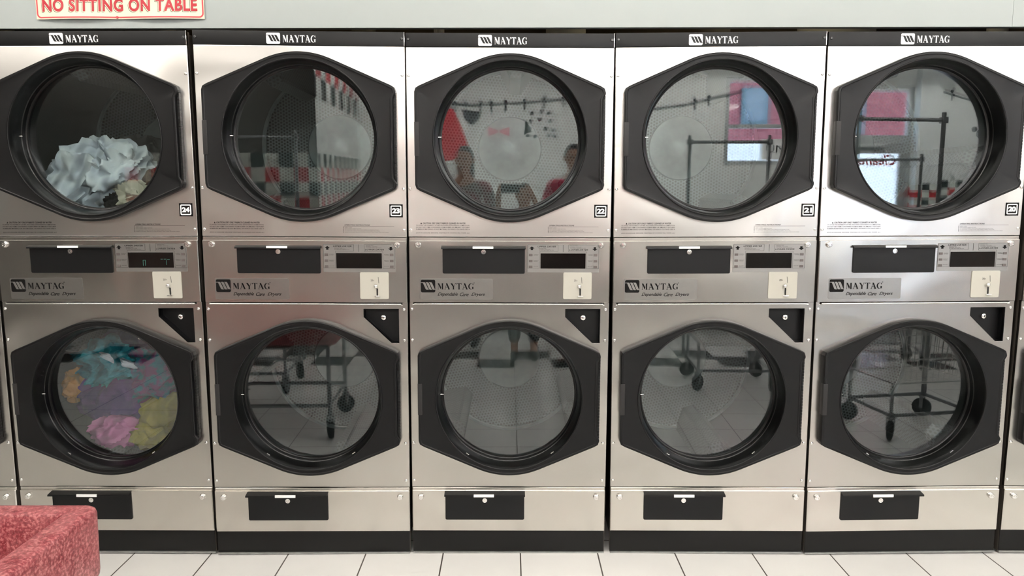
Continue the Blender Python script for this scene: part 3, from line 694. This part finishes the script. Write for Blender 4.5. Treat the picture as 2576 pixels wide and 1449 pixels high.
# lamps
def lamp(x, y, z, label, n=2.4, w=.12, wide=False):
    t = thing('ceiling_lamp', label, 'lamp', (x, y, z), group='fluorescent ceiling lamps')
    hw = .30 if wide else .10
    O('housing', box('housing', -n/2, n/2, -hw, hw, .05, .10, M['fixture'], .008), t)
    for s in ((-.21, -.07, .07, .21) if wide else (-.05, .05)):
        bm = bmesh.new(); add_tube(bm, [(-n/2+.04, s, .022), (n/2-.04, s, .022)], .019, 10)
        O('tube', bm_mesh('tube', bm, M['lamp2' if y < -5 and wide else 'lamp'], 40), t)
    for sx in (-.8, .8):
        bm = bmesh.new(); add_tube(bm, [(sx, 0, .10), (sx, 0, ZC-z)], .006, 6); O('hanger', bm_mesh('hanger', bm, M['fixture'], 40), t)
for (x, y, z, wd, lab) in ((2.6, -6.3, 2.98, False, 'fluorescent ceiling lamp nearest the street window, mirrored in the upper glass of dryer 21'), (5.4, -6.2, 2.98, False, 'fluorescent ceiling lamp by the street door'),
        (-3.6, -4.05, 2.90, True, 'wide ceiling lamp in front of the partition'), (-.6, -5.3, 3.12, True, 'wide ceiling lamp by the clothesline mural'), (1.9, -5.3, 3.12, True, 'wide ceiling lamp left of the street window'), (4.4, -5.3, 3.12, True, 'wide ceiling lamp in front of the street door'), (6.8, -5.3, 3.12, True, 'wide ceiling lamp at the far right of the room'),
        (-2.2, -1.1, 3.0, True, 'wide ceiling lamp above the aisle by dryer 24'), (.4, -1.1, 3.0, True, 'wide ceiling lamp above the aisle by dryer 22'), (3.0, -1.1, 3.0, True, 'wide ceiling lamp above the right end of the aisle')):
    lamp(x, y, z, lab, wide=wd)

# ------------------------------------------------------------------ behind the dryers: ducts seen in the slit
for i, (x, r, m, lab) in enumerate(((-2.15, .05, 'duct', 'brown vent pipe above the left edge dryer'), (-1.45, .04, 'duct', 'thin brown vent pipe behind dryer 24'), (-.62, .05, 'duct', 'brown vent pipe behind dryer 23'), (-.30, .022, 'ductwhite', 'thin white pipe behind dryers 23 and 22'),
                                    (.235, .085, 'ductwhite', 'wide white vent duct behind dryer 22'), (.86, .07, 'duct', 'brown vent duct behind dryer 21'), (1.42, .16, 'ductwhite', 'widest white vent duct, between dryers 21 and 20'), (2.05, .04, 'ductwhite', 'white pipe above the right end of the row'))):
    bm = bmesh.new(); add_tube(bm, [(0, 0, 0), (0, 0, ZC-2.09)], r, 24, caps=False)
    q = [2.09+.15*k for k in range(7)]
    for z in q: add_tube(bm, [(0, 0, z-2.09), (0, 0, z-2.09+.012)], r+.004, 24, caps=False)
    thing('vent_duct', lab, 'duct', (x, .30+r, 2.09), me=bm_mesh('duct', bm, M[m], 40))
pl = bpy.data.lights.new('service_fill', 'POINT'); pl.energy = 2.2; pl.color = (1, .86, .62); pl.shadow_soft_size = .06  # point lights added to brighten the slit; no known lamp there
po = bpy.data.objects.new('service_fill', pl); C.objects.link(po); po.location = (1.0, .16, 2.75)
pl2 = pl.copy(); pl2.energy = .8; po2 = bpy.data.objects.new('service_fill', pl2); C.objects.link(po2); po2.location = (-.9, .16, 2.7)

# ------------------------------------------------------------------ sign
sg = thing('wall_sign', 'cream sign with red border and red words NO SITTING ON TABLE', 'sign', (-1.4625, -.004, 2.121), (0, -.004, 0))
def sign_y(x, z):
    e = max(0, 1-z/.09); u = (x/.3145+1)
    return -.002-.010*e*abs(math.sin(PI*u))
bm = bmesh.new(); nx, nz = 48, 14; Wd, Hh = .3145, .20
for s_ in (0, .0008):
    G = [[bm.verts.new((-Wd+2*Wd*i/nx, sign_y(-Wd+2*Wd*i/nx, Hh*k/nz)+s_, Hh*k/nz)) for i in range(nx+1)] for k in range(nz+1)]
    for k in range(nz):
        for i in range(nx): bm.faces.new((G[k][i], G[k][i+1], G[k+1][i+1], G[k+1][i]))
O('card', bm_mesh('card', bm, M['paper'], 60), sg)
def bend(me):
    for v in me.vertices: v.co.y += sign_y(v.co.x, v.co.z)+.0
    return me
def dense_ring(o, h, y, th, m):
    n = len(o); bm = bmesh.new()
    A = [bm.verts.new((x, y-th, z)) for x, z in o]; B = [bm.verts.new((x, y-th, z)) for x, z in h]
    for i in range(n): bm.faces.new((A[i], A[(i+1) % n], B[(i+1) % n], B[i]))
    return bm_mesh('border', bm, m)
def dense(x0, x1, z0, z1, r, n=30):
    P = rrect(x0, x1, z0, z1, r, 5); out = []
    for a, b in zip(P, P[1:]+P[:1]):
        k = n if (abs(a[0]-b[0])+abs(a[1]-b[1])) > .1 else 1
        out += [(a[0]+(b[0]-a[0])*i/k, a[1]+(b[1]-a[1])*i/k) for i in range(k)]
    return out
O('border', bend(dense_ring(dense(-.3120, .3120, .0035, .1965, .016), dense(-.3065, .3065, .0085, .1915, .012), 0, .0006, M['pink'])), sg)
O('lettering_shadow', bend(text('NO SITTING ON TABLE', -.2925, .2855, .0235, .0705, -.0004, M['ink'], .036, 0, 1.12, th=.0002, res=8)), sg)
O('lettering_outline', bend(text('NO SITTING ON TABLE', -.2912, .2870, .0247, .0720, -.0007, M['paper'], .036, 0, 1.12, th=.0002, res=8)), sg)
O('lettering', bend(text('NO SITTING ON TABLE', -.2890, .2895, .0265, .0740, -.0010, M['red'], .036, 0, 1.12, th=.0003, res=8)), sg)
O('fastener', lathe('staple', [(0, -.004), (.004, -.003), (.005, 0)], M['pink'], 12), sg, (-.012, -.004, .006))

# ------------------------------------------------------------------ red tub cart
def speckle():
    m, n, l, b = nt('red_speckled_plastic'); tc = n.new('ShaderNodeTexCoord')
    a = n.new('ShaderNodeTexNoise'); a.inputs['Scale'].default_value = 150; a.inputs['Detail'].default_value = 2
    c = n.new('ShaderNodeTexNoise'); c.inputs['Scale'].default_value = 28; c.inputs['Detail'].default_value = 3
    v = n.new('ShaderNodeTexVoronoi'); v.inputs['Scale'].default_value = 230
    for t_ in (a, c, v): l.new(tc.outputs['Object'], t_.inputs['Vector'])
    r1 = n.new('ShaderNodeValToRGB'); e = r1.color_ramp.elements; e[0].position = .33; e[0].color = srgb(100, 30, 38); e[1].position = .68; e[1].color = srgb(206, 136, 134)
    k = e.new(.5); k.color = srgb(146, 60, 68); l.new(a.outputs[0], r1.inputs[0])
    r2 = n.new('ShaderNodeValToRGB'); f = r2.color_ramp.elements; f[0].position = .35; f[0].color = srgb(130, 44, 52); f[1].position = .65; f[1].color = srgb(180, 112, 112); l.new(c.outputs[0], r2.inputs[0])
    mx = n.new('ShaderNodeMix'); mx.data_type = 'RGBA'; mx.inputs['Factor'].default_value = .4; l.new(r1.outputs[0], mx.inputs['A']); l.new(r2.outputs[0], mx.inputs['B'])
    sepv = math_node(n, l, 'LESS_THAN', v.outputs['Distance'], .22)
    m3 = n.new('ShaderNodeMix'); m3.data_type = 'RGBA'; l.new(math_node(n, l, 'MULTIPLY', sepv, .35), m3.inputs['Factor']); l.new(mx.outputs['Result'], m3.inputs['A']); m3.inputs['B'].default_value = srgb(200, 158, 154)
    l.new(m3.outputs['Result'], b.inputs['Base Color']); b.inputs['Roughness'].default_value = .33; b.inputs['Specular IOR Level'].default_value = .5
    return m
tub = thing('laundry_cart', 'red speckled plastic tub cart in the lower left foreground', 'laundry cart', (0, 0, 0))
X1, X0, Y1, Y0, ZT = -.962, -1.80, -1.238, -1.86, .75
L = []
def rr3(ins, z, r): return [(x, y, z) for x, y in rrect(X0+ins, X1-ins, Y0+ins, Y1-ins, r, 6)]
L = [rr3(.020, .575, .03), rr3(.006, .580, .035), rr3(.001, .590, .035), rr3(.0, .600, .035), rr3(0, ZT-.014, .030), rr3(.002, ZT-.005, .030), rr3(.007, ZT-.001, .028), rr3(.014, ZT, .024), rr3(.052, ZT, .012), rr3(.057, ZT-.002, .012), rr3(.060, ZT-.008, .012), rr3(.075, .620, .03), rr3(.10, .605, .03), rr3(.2, .602, .03)]
O('tub', loft('tub', L, speckle(), True, 40), tub)
bm = bmesh.new()
bx = [(X1-.06, Y1-.06), (X0+.06, Y1-.06), (X0+.06, Y0+.06), (X1-.06, Y0+.06)]
add_tube(bm, [(a, b, .555) for a, b in bx], .012, 10, True); add_tube(bm, [(a, b, .20) for a, b in bx], .012, 10, True)
for a, b in bx: add_tube(bm, [(a, b, .56), (a, b, .14)], .012, 10)
O('cart_frame', bm_mesh('frame', bm, M['cart'], 40), tub)
def caster_mesh():
    a = lathe('w', [(0, -.016), (.045, -.016), (.058, -.012), (.060, 0), (.058, .012), (.045, .016), (0, .016)], M['rubber'], 28); return a
CW = caster_mesh()
def fork_mesh(m):
    bm = bmesh.new(); add_box(bm, -.012, .012, -.024, -.019, -.01, .07, .002, 1); add_box(bm, -.012, .012, .019, .024, -.01, .07, .002, 1); add_box(bm, -.018, .018, -.024, .024, .066, .076, .002, 1)
    return bm_mesh('fork', bm, m, 40)
FK = fork_mesh(M['cart'])
for i, (a, b) in enumerate(bx):
    f = O('caster', FK, tub, (a, b, .066), (0, 0, R(70+25*i))); O('wheel', CW, f, (0, 0, -.0055))

# unseen tables, added to darken the far floor that the steel mirrors
M['laminate'] = mat('dark_grey_laminate', srgb(98, 95, 92), .5, var=.06)
def added_table(x, w, label):
    t = thing('added_dark_table', label, 'table', (x, -5.2, 0), group='added tables unseen behind the camera')
    O('tabletop', box('tabletop', -w/2, w/2, -.60, .50, .80, .84, M['laminate'], .006), t)
    O('apron', bars('apron', [(-w/2+.05, w/2-.05, .42, .44, .70, .80), (-w/2+.05, w/2-.05, -.54, -.52, .70, .80), (-w/2+.05, -w/2+.07, -.52, .42, .70, .80), (w/2-.07, w/2-.05, -.52, .42, .70, .80)], M['laminate'], .002), t)
    O('shelf', box('shelf', -w/2+.05, w/2-.05, -.52, .42, .18, .20, M['laminate'], .003), t)
    for sx in (-1, 1):
        for yy_ in (-.53, .43):
            bm = bmesh.new(); add_tube(bm, [(sx*(w/2-.06), yy_, 0), (sx*(w/2-.06), yy_, .80)], .022, 12); O('leg', bm_mesh('leg', bm, M['frame'], 40), t)
added_table(-.75, 2.1, 'added dark grey table, unseen, under the clothesline mural'); added_table(1.60, 2.1, 'added dark grey table, unseen, left of the street window'); added_table(3.95, 2.1, 'added dark grey table, unseen, in front of the street window'); added_table(6.30, 2.1, 'added dark grey table, unseen, in front of the street door')
# wire laundry carts behind the camera side of the room
def wire_cart(x, y, rz, label, top=1.86):
    t = thing('wire_laundry_cart', label, 'laundry cart', (x, y, 0), (0, 0, rz), 'wire laundry carts with hanging bars')
    w, d = .60, .46
    bm = bmesh.new(); z0, z1 = .34, .80
    def rect(z, k=1.0): return [(-w/2*k, -d/2*k, z), (w/2*k, -d/2*k, z), (w/2*k, d/2*k, z), (-w/2*k, d/2*k, z)]
    for z in (z1, z1-.004, .64, .49): add_tube(bm, rect(z, .86+.14*(z-z0)/(z1-z0)), .004 if z < z1 else .007, 6, True)
    add_tube(bm, rect(z0, .86), .006, 6, True)
    for i in range(15):
        u = -1+2*i/14
        for s in (-1, 1): add_tube(bm, [(u*w/2*.86, s*d/2*.86, z0), (u*w/2, s*d/2, z1)], .002, 4, caps=False)
        if i < 12:
            v = -1+2*i/11
            for s in (-1, 1): add_tube(bm, [(s*w/2*.86, v*d/2*.86, z0), (s*w/2, v*d/2, z1)], .002, 4, caps=False)
            add_tube(bm, [(-w/2*.86, v*d/2*.86, z0), (w/2*.86, v*d/2*.86, z0)], .002, 4, caps=False)
    O('basket', bm_mesh('basket', bm, M['chrome'], 50), t)
    bm = bmesh.new(); add_tube(bm, rect(.15, .9), .012, 8, True)
    for a, b, _ in rect(0, .9): add_tube(bm, [(a, b, .12), (a, b, z0)], .011, 8)
    O('base_frame', bm_mesh('base_frame', bm, M['cart'], 40), t)
    for s in (-1, 1):
        bm = bmesh.new(); add_tube(bm, [(s*w/2, -d/2, .15), (s*w/2, -d/2, top)], .0135, 10); add_box(bm, s*w/2-.022, s*w/2+.022, -d/2-.02, -d/2+.02, top-.07, top-.03, .004, 1)
        O('pole', bm_mesh('pole', bm, M['cart'], 40), t)
    bm = bmesh.new(); add_tube(bm, [(-w/2, -d/2, top-.05), (w/2, -d/2, top-.05)], .012, 10); O('hanging_bar', bm_mesh('bar', bm, M['cart'], 40), t)
    for i, (a, b, _) in enumerate(rect(0, .9)):
        f = O('caster', FK, t, (a, b, .066), (0, 0, R(40*i+15))); O('wheel', CW, f, (0, 0, -.0055))
wire_cart(1.54, -2.55, 0, 'wire laundry cart whose hanging bar shows across the upper glass of dryer 21', 1.86)
wire_cart(3.30, -3.3, R(12), 'wire laundry cart by the street door, seen in the upper glass of dryer 20', 1.80)
wire_cart(2.55, -1.55, R(-8), 'wire laundry cart whose basket and wheels show in the lower glass of dryer 20', 1.98)
wire_cart(-1.80, -2.45, 0, 'wire laundry cart with one pole mirrored in the upper glass of dryer 23', 1.88)

# ------------------------------------------------------------------ painted clothesline on the window wall
mur = thing('clothesline_mural', 'painted clothesline with pegged clothes on the wall, mirrored in dryer glass', 'mural', (0, YB, 0))
def flat(nm, pts, m, y=.004): O(nm, polys(nm, [pts], y, m, .003), mur)
def fan(nm, pts, m): flat(nm, pts, m)
red = mat('mural_red', srgb(196, 40, 52), .6, var=.05); dark = mat('mural_dark', srgb(56, 62, 66), .6, var=.05); pale = mat('mural_white', srgb(238, 240, 238), .6, var=.02); pinkm = mat('mural_pink', srgb(226, 150, 160), .6, var=.03)
bm = bmesh.new()
for seg in ([(-1.0, 2.58), (-.5, 2.54), (.1, 2.57), (.5, 2.60), (1.1, 2.66)], [(1.5, 2.44), (2.0, 2.50), (2.4, 2.60), (2.7, 2.66)], [(5.7, 2.86), (6.2, 2.72), (6.7, 2.60), (7.3, 2.50)]):
    add_tube(bm, [(x, .006, z) for x, z in seg], .014, 6)
O('painted_rope', bm_mesh('rope', bm, dark, 40), mur)
P = []
for x, z in ((-.72, 2.55), (-.58, 2.54), (-.38, 2.55), (-.24, 2.55), (-.05, 2.56), (.20, 2.575), (.46, 2.60), (.72, 2.62), (.88, 2.64), (2.1, 2.53), (2.28, 2.57), (5.85, 2.82), (6.05, 2.77), (6.45, 2.66), (6.65, 2.62)):
    P.append([(x-.012, z-.09), (x+.012, z-.09), (x+.010, z+.03), (x-.010, z+.03)]); P.append(circle(x, z+.035, .022, 10))
O('painted_pegs', polys('pegs', P, .010, dark, .003), mur)
flat('painted_red_long_johns', [(-1.05, 2.50), (-.74, 2.50), (-.60, 2.18), (-.50, 1.86), (-.72, 1.84), (-.95, 1.80), (-1.10, 1.84)], red)
flat('painted_dark_briefs', [(-.62, 2.48), (-.38, 2.46), (-.40, 2.36), (-.50, 2.28), (-.60, 2.38)], dark)
flat('painted_white_shirt', [(-.30, 2.46), (.15, 2.48), (.30, 2.20), (.18, 2.16), (.16, 1.80), (-.30, 1.80), (-.30, 2.14), (-.42, 2.20)], pale)
O('painted_bow', polys('bow', [[(-.28, 2.26), (-.28, 2.14), (-.15, 2.19), (-.15, 2.22)], [(-.13, 2.22), (-.13, 2.19), (0, 2.14), (0, 2.26)]], .008, pinkm, .003), mur)
flat('painted_white_boxers', [(.24, 2.50), (.56, 2.52), (.66, 2.16), (.46, 2.10), (.42, 2.26), (.36, 2.08), (.18, 2.10)], pale)
O('painted_polka_dots', polys('dots', [circle(x, z, .024, 12) for x, z in ((.30, 2.44), (.42, 2.46), (.52, 2.44), (.28, 2.34), (.40, 2.36), (.54, 2.34), (.26, 2.24), (.48, 2.24), (.58, 2.22), (.24, 2.15), (.34, 2.14), (.52, 2.15), (.60, 2.14))], .008, dark, .003), mur)
flat('painted_spotted_cloth', [(6.40, 2.58), (6.75, 2.50), (6.95, 2.14), (6.60, 2.02), (6.25, 2.24)], pale)
O('painted_dark_spots', polys('spots', [circle(x, z, r, 9) for x, z, r in ((6.55, 2.40, .06), (6.64, 2.36, .05), (6.50, 2.24, .07), (6.58, 2.16, .05), (6.70, 2.26, .04), (6.40, 2.30, .04))], .008, dark, .003), mur)
O('painted_knickers', polys('kn', [[(2.08, 2.44), (2.34, 2.50), (2.30, 2.34), (2.20, 2.26), (2.12, 2.32)]], .006, pale, .003), mur)

# ------------------------------------------------------------------ laundry
def fabric(name, col, col2=None, scale=14, plaid=False):
    m, n, l, b = nt(name); tc = n.new('ShaderNodeTexCoord')
    t_ = n.new('ShaderNodeTexNoise'); t_.inputs['Scale'].default_value = scale; t_.inputs['Detail'].default_value = 4; l.new(tc.outputs['Object'], t_.inputs['Vector'])
    r = n.new('ShaderNodeValToRGB'); e = r.color_ramp.elements; e[0].position = .42; e[1].position = .58; e[0].color = col; e[1].color = col2 or tuple(min(1, c*1.15) for c in col[:3])+(1,)
    l.new(t_.outputs[0], r.inputs[0]); l.new(r.outputs[0], b.inputs['Base Color']); b.inputs['Roughness'].default_value = .9; b.inputs['Specular IOR Level'].default_value = .15
    f = n.new('ShaderNodeTexNoise'); f.inputs['Scale'].default_value = 420; l.new(tc.outputs['Object'], f.inputs['Vector'])
    bp = n.new('ShaderNodeBump'); bp.inputs['Distance'].default_value = .001; bp.inputs['Strength'].default_value = .5; l.new(f.outputs[0], bp.inputs['Height'])
    wv = n.new('ShaderNodeTexWave'); wv.inputs['Scale'].default_value = 3.2; wv.inputs['Distortion'].default_value = 9; wv.inputs['Detail'].default_value = 2; wv.inputs['Detail Scale'].default_value = .9
    l.new(tc.outputs['Object'], wv.inputs['Vector']); bp2 = n.new('ShaderNodeBump'); bp2.inputs['Distance'].default_value = .030; bp2.inputs['Strength'].default_value = .9
    l.new(wv.outputs['Fac'], bp2.inputs['Height']); l.new(bp.outputs[0], bp2.inputs['Normal']); l.new(bp2.outputs[0], b.inputs['Normal'])
    return m
def cloth(rad, seed, folds=1.0, sub=5):
    """crumpled piece of cloth: a lump whose surface is broken by sharp ridged folds"""
    bm = bmesh.new(); bmesh.ops.create_icosphere(bm, subdivisions=sub, radius=1)
    o = Vector((seed*3.7, seed*1.3, seed*2.1))
    for v in bm.verts:
        p = v.co.copy()
        q = p*1.1+o
        w = Vector((noise.noise(q), noise.noise(q+Vector((5, 1, 2))), noise.noise(q+Vector((2, 7, 3)))))
        s = p+w*.7
        r1 = 1-abs(noise.noise(s*1.25+o))*1.8; r2 = 1-abs(noise.noise(s*2.3+o*2))*2
        k = .66+.20*w.x+folds*(.34*max(r1, 0)**1.8+.14*max(r2, 0)**1.5)
        v.co = Vector((p.x*rad[0], p.y*rad[1], p.z*rad[2]))*k
    return bm_mesh('cloth', bm, None, 60)
def laundry(dn, door_z, name, lab, cat, pos, rad, seed, m, grp, folds=1.0, ry=0):
    d = DR[dn]; mw = Matrix.Translation(d.location) @ d.rotation_euler.to_matrix().to_4x4()
    me = cloth(rad, seed, folds); me.materials.append(m)
    p = mw @ Vector((pos[0], pos[1], door_z+pos[2]))
    return thing(name, lab, cat, p, (0, R(ry), 0), grp, me)
g1 = 'clothes lying in the upper drum of dryer 24'; g2 = 'clothes tumbling in the lower drum of dryer 24'
denim = fabric('light_denim', srgb(194, 200, 212), srgb(220, 224, 230), 9); 
laundry('24', CU, 'jeans', 'pale blue jeans heaped low in the upper drum of dryer 24', 'jeans', (-.105, .22, -.165), (.165, .12, .165), 3, denim, g1, 1.3, 20)
laundry('24', CU, 'jeans', 'second pale blue jeans leg folded right of the heap top in dryer 24', 'jeans', (.000, .19, -.125), (.125, .10, .12), 8, denim, g1, 1.3, -30)
laundry('24', CU, 'grey_shirt', 'dark grey shirt behind the jeans in the upper drum', 'shirt', (-.02, .42, -.13), (.20, .14, .16), 12, fabric('grey_cotton', srgb(92, 90, 88)), g1)
laundry('24', CU, 'sock', 'beige bunched sock at the bottom right of the jeans', 'sock', (.085, .135, -.235), (.075, .055, .065), 21, fabric('beige_cotton', srgb(186, 178, 164)), g1, 1.4)
laundry('24', CU, 'checked_shirt', 'dark red and brown checked shirt right of the beige sock', 'shirt', (.195, .20, -.190), (.085, .08, .085), 30, fabric('dark_plaid', srgb(70, 40, 40), srgb(112, 90, 74), 30), g1, 1.2)
laundry('24', CU, 'black_cloth', 'black cloth between the jeans and the beige sock', 'cloth', (.020, .125, -.255), (.05, .05, .045), 33, fabric('black_cotton', srgb(34, 32, 32)), g1)
purple = fabric('purple_towelling', srgb(72, 44, 104), srgb(104, 62, 128)); teal = fabric('teal_print', srgb(0, 104, 122), srgb(50, 150, 168), 22); yellow = fabric('yellow_towelling', srgb(150, 134, 44), srgb(170, 152, 64))
laundry('24', CL, 'purple_towel', 'purple towel in the middle left of the tumbling load', 'towel', (-.12, .30, -.06), (.19, .15, .15), 41, purple, g2, .8)
laundry('24', CL, 'teal_shirt', 'teal printed shirt tumbling at the upper left of the load', 'shirt', (-.10, .24, .085), (.15, .12, .105), 47, teal, g2, 1.3)
laundry('24', CL, 'teal_shirt', 'teal and magenta shirt tumbling at the centre right of the load', 'shirt', (.085, .25, .040), (.14, .12, .12), 52, fabric('teal_magenta_print', srgb(6, 104, 128), srgb(112, 44, 108), 26), g2, 1.3)
laundry('24', CL, 'navy_cloth', 'navy cloth at the top of the tumbling load', 'cloth', (.02, .32, .185), (.18, .13, .10), 55, fabric('navy_cotton', srgb(18, 20, 70), srgb(46, 40, 96)), g2, .8)
laundry('24', CL, 'white_cloth', 'white cloth at the top right of the tumbling load', 'cloth', (.095, .25, .205), (.085, .08, .055), 61, fabric('white_cotton', srgb(196, 196, 188)), g2, 1.2, 30)
laundry('24', CL, 'white_sock', 'thin white sock across the top left of the load', 'sock', (-.035, .150, .115), (.105, .03, .020), 66, fabric('white_knit', srgb(214, 212, 226)), g2, .6, 20)
laundry('24', CL, 'yellow_towel', 'mustard yellow towel at the lower right of the load', 'towel', (.150, .26, -.135), (.17, .14, .13), 71, yellow, g2, .8)
laundry('24', CL, 'yellow_towel', 'small mustard towel at the bottom of the load', 'towel', (.060, .20, -.225), (.12, .09, .07), 74, yellow, g2, .8)
laundry('24', CL, 'pink_cloth', 'pale pink cloth at the bottom left of the load', 'cloth', (-.075, .185, -.200), (.115, .08, .075), 77, fabric('pink_cotton', srgb(204, 122, 170)), g2, 1.0)
laundry('24', CL, 'orange_cloth', 'orange cloth at the far left edge of the load', 'cloth', (-.265, .22, -.01), (.045, .08, .08), 81, fabric('orange_cotton', srgb(196, 132, 62)), g2, .8)

# ------------------------------------------------------------------ people (seen only mirrored in the glass)
def skin_mesh(name, chains, m, sub=2):
    """chains: lists of (x,y,z,r); points that coincide are merged so limbs share a joint"""
    verts = []; rad = []; edges = []
    def vid(p):
        for i, q in enumerate(verts):
            if (Vector(q)-Vector(p[:3])).length < 1e-4: return i
        verts.append(tuple(p[:3])); rad.append(p[3] if len(p) == 4 else p[3:5]); return len(verts)-1
    for ch in chains:
        ids = [vid(p) for p in ch]
        for a, b in zip(ids, ids[1:]): edges.append((a, b))
    me = bpy.data.meshes.new(name); me.from_pydata(verts, edges, [])
    o = bpy.data.objects.new('temporary', me); C.objects.link(o)
    o.modifiers.new('s', 'SKIN')
    for i, sv in enumerate(me.skin_vertices[0].data):
        r = rad[i]; sv.radius = (r, r) if isinstance(r, float) else r; sv.use_root = (i == 0)
    s = o.modifiers.new('u', 'SUBSURF'); s.levels = sub; s.render_levels = sub
    dg = bpy.context.evaluated_depsgraph_get(); dg.update()
    out = bpy.data.meshes.new_from_object(o.evaluated_get(dg)); out.name = name
    bpy.data.objects.remove(o); out.materials.clear(); out.materials.append(m)
    for p in out.polygons: p.use_smooth = True
    return out
def person(loc, rz, H, label, top, bottom, hairc, skinc, pose='stand', long_hair=False):
    """figure in its own space facing +y; H is standing height"""
    t = thing('person', label, 'person', loc, (0, 0, rz), 'people standing behind the camera')
    k = H/1.75; f = float
    V = lambda x, y, z, r: (x*k, y*k, z*k, f(r*k))
    hip = V(0, 0, .95, .13)
    if pose == 'phone':
        hands = {1: ((.20, .02, 1.42), (.26, .16, 1.22), (.085, .37, 1.615)), -1: ((-.20, .02, 1.42), (-.26, .16, 1.22), (-.255, .37, 1.615))}
    else:
        hands = {1: ((.20, 0, 1.42), (.25, -.02, 1.15), (.26, .06, .90)), -1: ((-.20, 0, 1.42), (-.25, -.02, 1.15), (-.25, .08, .92))}
    torso = [hip, V(0, 0, 1.05, .125), V(0, .01, 1.22, .135), V(0, 0, 1.38, .12), V(0, 0, 1.46, .06), V(0, .01, 1.53, .052)]
    head = [V(0, .01, 1.53, .052), V(0, .025, 1.585, .066), V(0, .02, 1.64, .080), V(0, .01, 1.69, .075), V(0, .01, 1.735, .045)]
    ch = [torso, head]; sleeves = []
    for s in (1, -1):
        sh, el, wr = hands[s]
        ch.append([V(0, 0, 1.38, .12), V(*sh, .055), V(*el, .040), V(*wr, .027)])
        sleeves.append([V(0, 0, 1.38, .13), V(*sh, .068), V(*el, .052), V(*[e+(w-e)*.85 for e, w in zip(el, wr)], .040)])
        ch.append([hip, V(s*.09, 0, .86, .085), V(s*.10, .01, .50, .058), V(s*.10, -.01, .12, .040), V(s*.10, .03, .05, .038), V(s*.105, .12, .035, .034)])
        # hand: palm, four fingers, thumb
        w = Vector(wr); d = (w-Vector(el)).normalized(); side = Vector((s, 0, 0))
        palm = w+d*.07; ch.append([V(*wr, .027), V(*palm, .030)])
        for q, ln_ in enumerate((.070, .078, .072, .056)):
            base = palm+Vector((0, 1, 0))*((q-1.5)*.019)*(1 if pose != 'phone' else 0)+(Vector((0, 0, 1))*((1.5-q)*.019) if pose == 'phone' else Vector((0, 0, 0)))
            curl = Vector((-s, 0, 0))
            ch.append([V(*palm, .030), V(*(base+d*.015), .010), V(*(base+d*(.015+ln_*.5)+curl*.010), .009), V(*(base+d*(.015+ln_*.8)+curl*.035), .008)])
        th = w+d*.025+Vector((0, .028, 0)) if pose != 'phone' else w+d*.02+Vector((-s*.028, 0, 0))
        ch.append([V(*(w+d*.01), .026), V(*th, .012), V(*(th+d*.035+Vector((-s*.012, .01, 0))), .010)])
    O('body', skin_mesh('body', ch, skinc), t)
    O('shirt', skin_mesh('shirt', [[V(0, 0, .93, .150), V(0, 0, 1.05, .142), V(0, .01, 1.22, .152), V(0, 0, 1.38, .13), V(0, 0, 1.47, .072)]]+sleeves, top), t)
    O('trousers', skin_mesh('trousers', [[V(0, 0, 1.02, .130), V(0, 0, .93, .145)]]+[[V(0, 0, .93, .145), V(s*.09, 0, .84, .105), V(s*.10, .01, .50, .078), V(s*.10, -.01, .16, .066)] for s in (1, -1)], bottom), t)
    for s in (1, -1): O('shoe', skin_mesh('shoe', [[V(s*.10, -.03, .055, .045), V(s*.10, .04, .052, .046), V(s*.105, .13, .040, .038), V(s*.105, .17, .035, .028)]], M['rubber']), t)
    hp = [V(0, -.02, 1.60, .080), V(0, -.02, 1.67, .090), V(0, -.01, 1.735, .072), V(0, .02, 1.765, .035)]
    if long_hair: hp = [V(0, -.06, 1.42, .07), V(0, -.05, 1.50, .085)]+hp
    O('hair', skin_mesh('hair', [hp], hairc), t)
    O('nose', skin_mesh('nose', [[V(0, .085, 1.655, .010), V(0, .108, 1.620, .014), V(0, .095, 1.610, .010)]], skinc), t)
    O('mouth', box('mouth', -.022*k, .022*k, .080*k, .090*k, 1.578*k, 1.586*k, mat('lips', srgb(150, 80, 76), .5, var=.05), .002), t)
    for s in (1, -1):
        bm = bmesh.new(); bmesh.ops.create_uvsphere(bm, u_segments=10, v_segments=8, radius=.010*k); O('eye', bm_mesh('eye', bm, M['ink'], 60), t, (s*.030*k, .088*k, 1.655*k))
        O('ear', skin_mesh('ear', [[V(s*.076, .01, 1.615, .010), V(s*.084, .0, 1.645, .014), V(s*.080, -.002, 1.670, .010)]], skinc), t)
    return t
sk = mat('skin', srgb(190, 142, 118), .55, var=.06); hair = mat('dark_hair', srgb(34, 28, 26), .6, var=.2, vscale=60)
person((.125, -3.40, 0), 0, 1.50, 'person in grey sweatshirt and dark trousers taking the photograph', fabric('grey_sweatshirt', srgb(150, 160, 168)), fabric('dark_trousers', srgb(44, 50, 58)), hair, sk, 'phone')
person((-.42, -4.0, 0), R(12), 1.84, 'person with long dark hair in a red and grey top left of the photographer', fabric('red_grey_top', srgb(150, 52, 58), srgb(140, 130, 126), 6), fabric('blue_trousers', srgb(60, 70, 90)), hair, sk, 'stand', True)
person((.60, -4.05, 0), R(-8), 1.86, 'person with dark hair in a pink sweater right of the photographer', fabric('pink_sweater', srgb(198, 66, 96)), fabric('black_trousers', srgb(36, 36, 40)), hair, sk)
ph = thing('phone', 'black phone held up by the photographer', 'phone', (0, 0, 0), me=box('phone', -.072, .078, -2.948, -2.940, 1.440, 1.512, M['display'], .003))
O('phone_lens', lathe('lens', [(0, .001), (.004, .001), (.005, 0)], M['chrome'], 16), ph, (.055, -2.9398, 1.495))
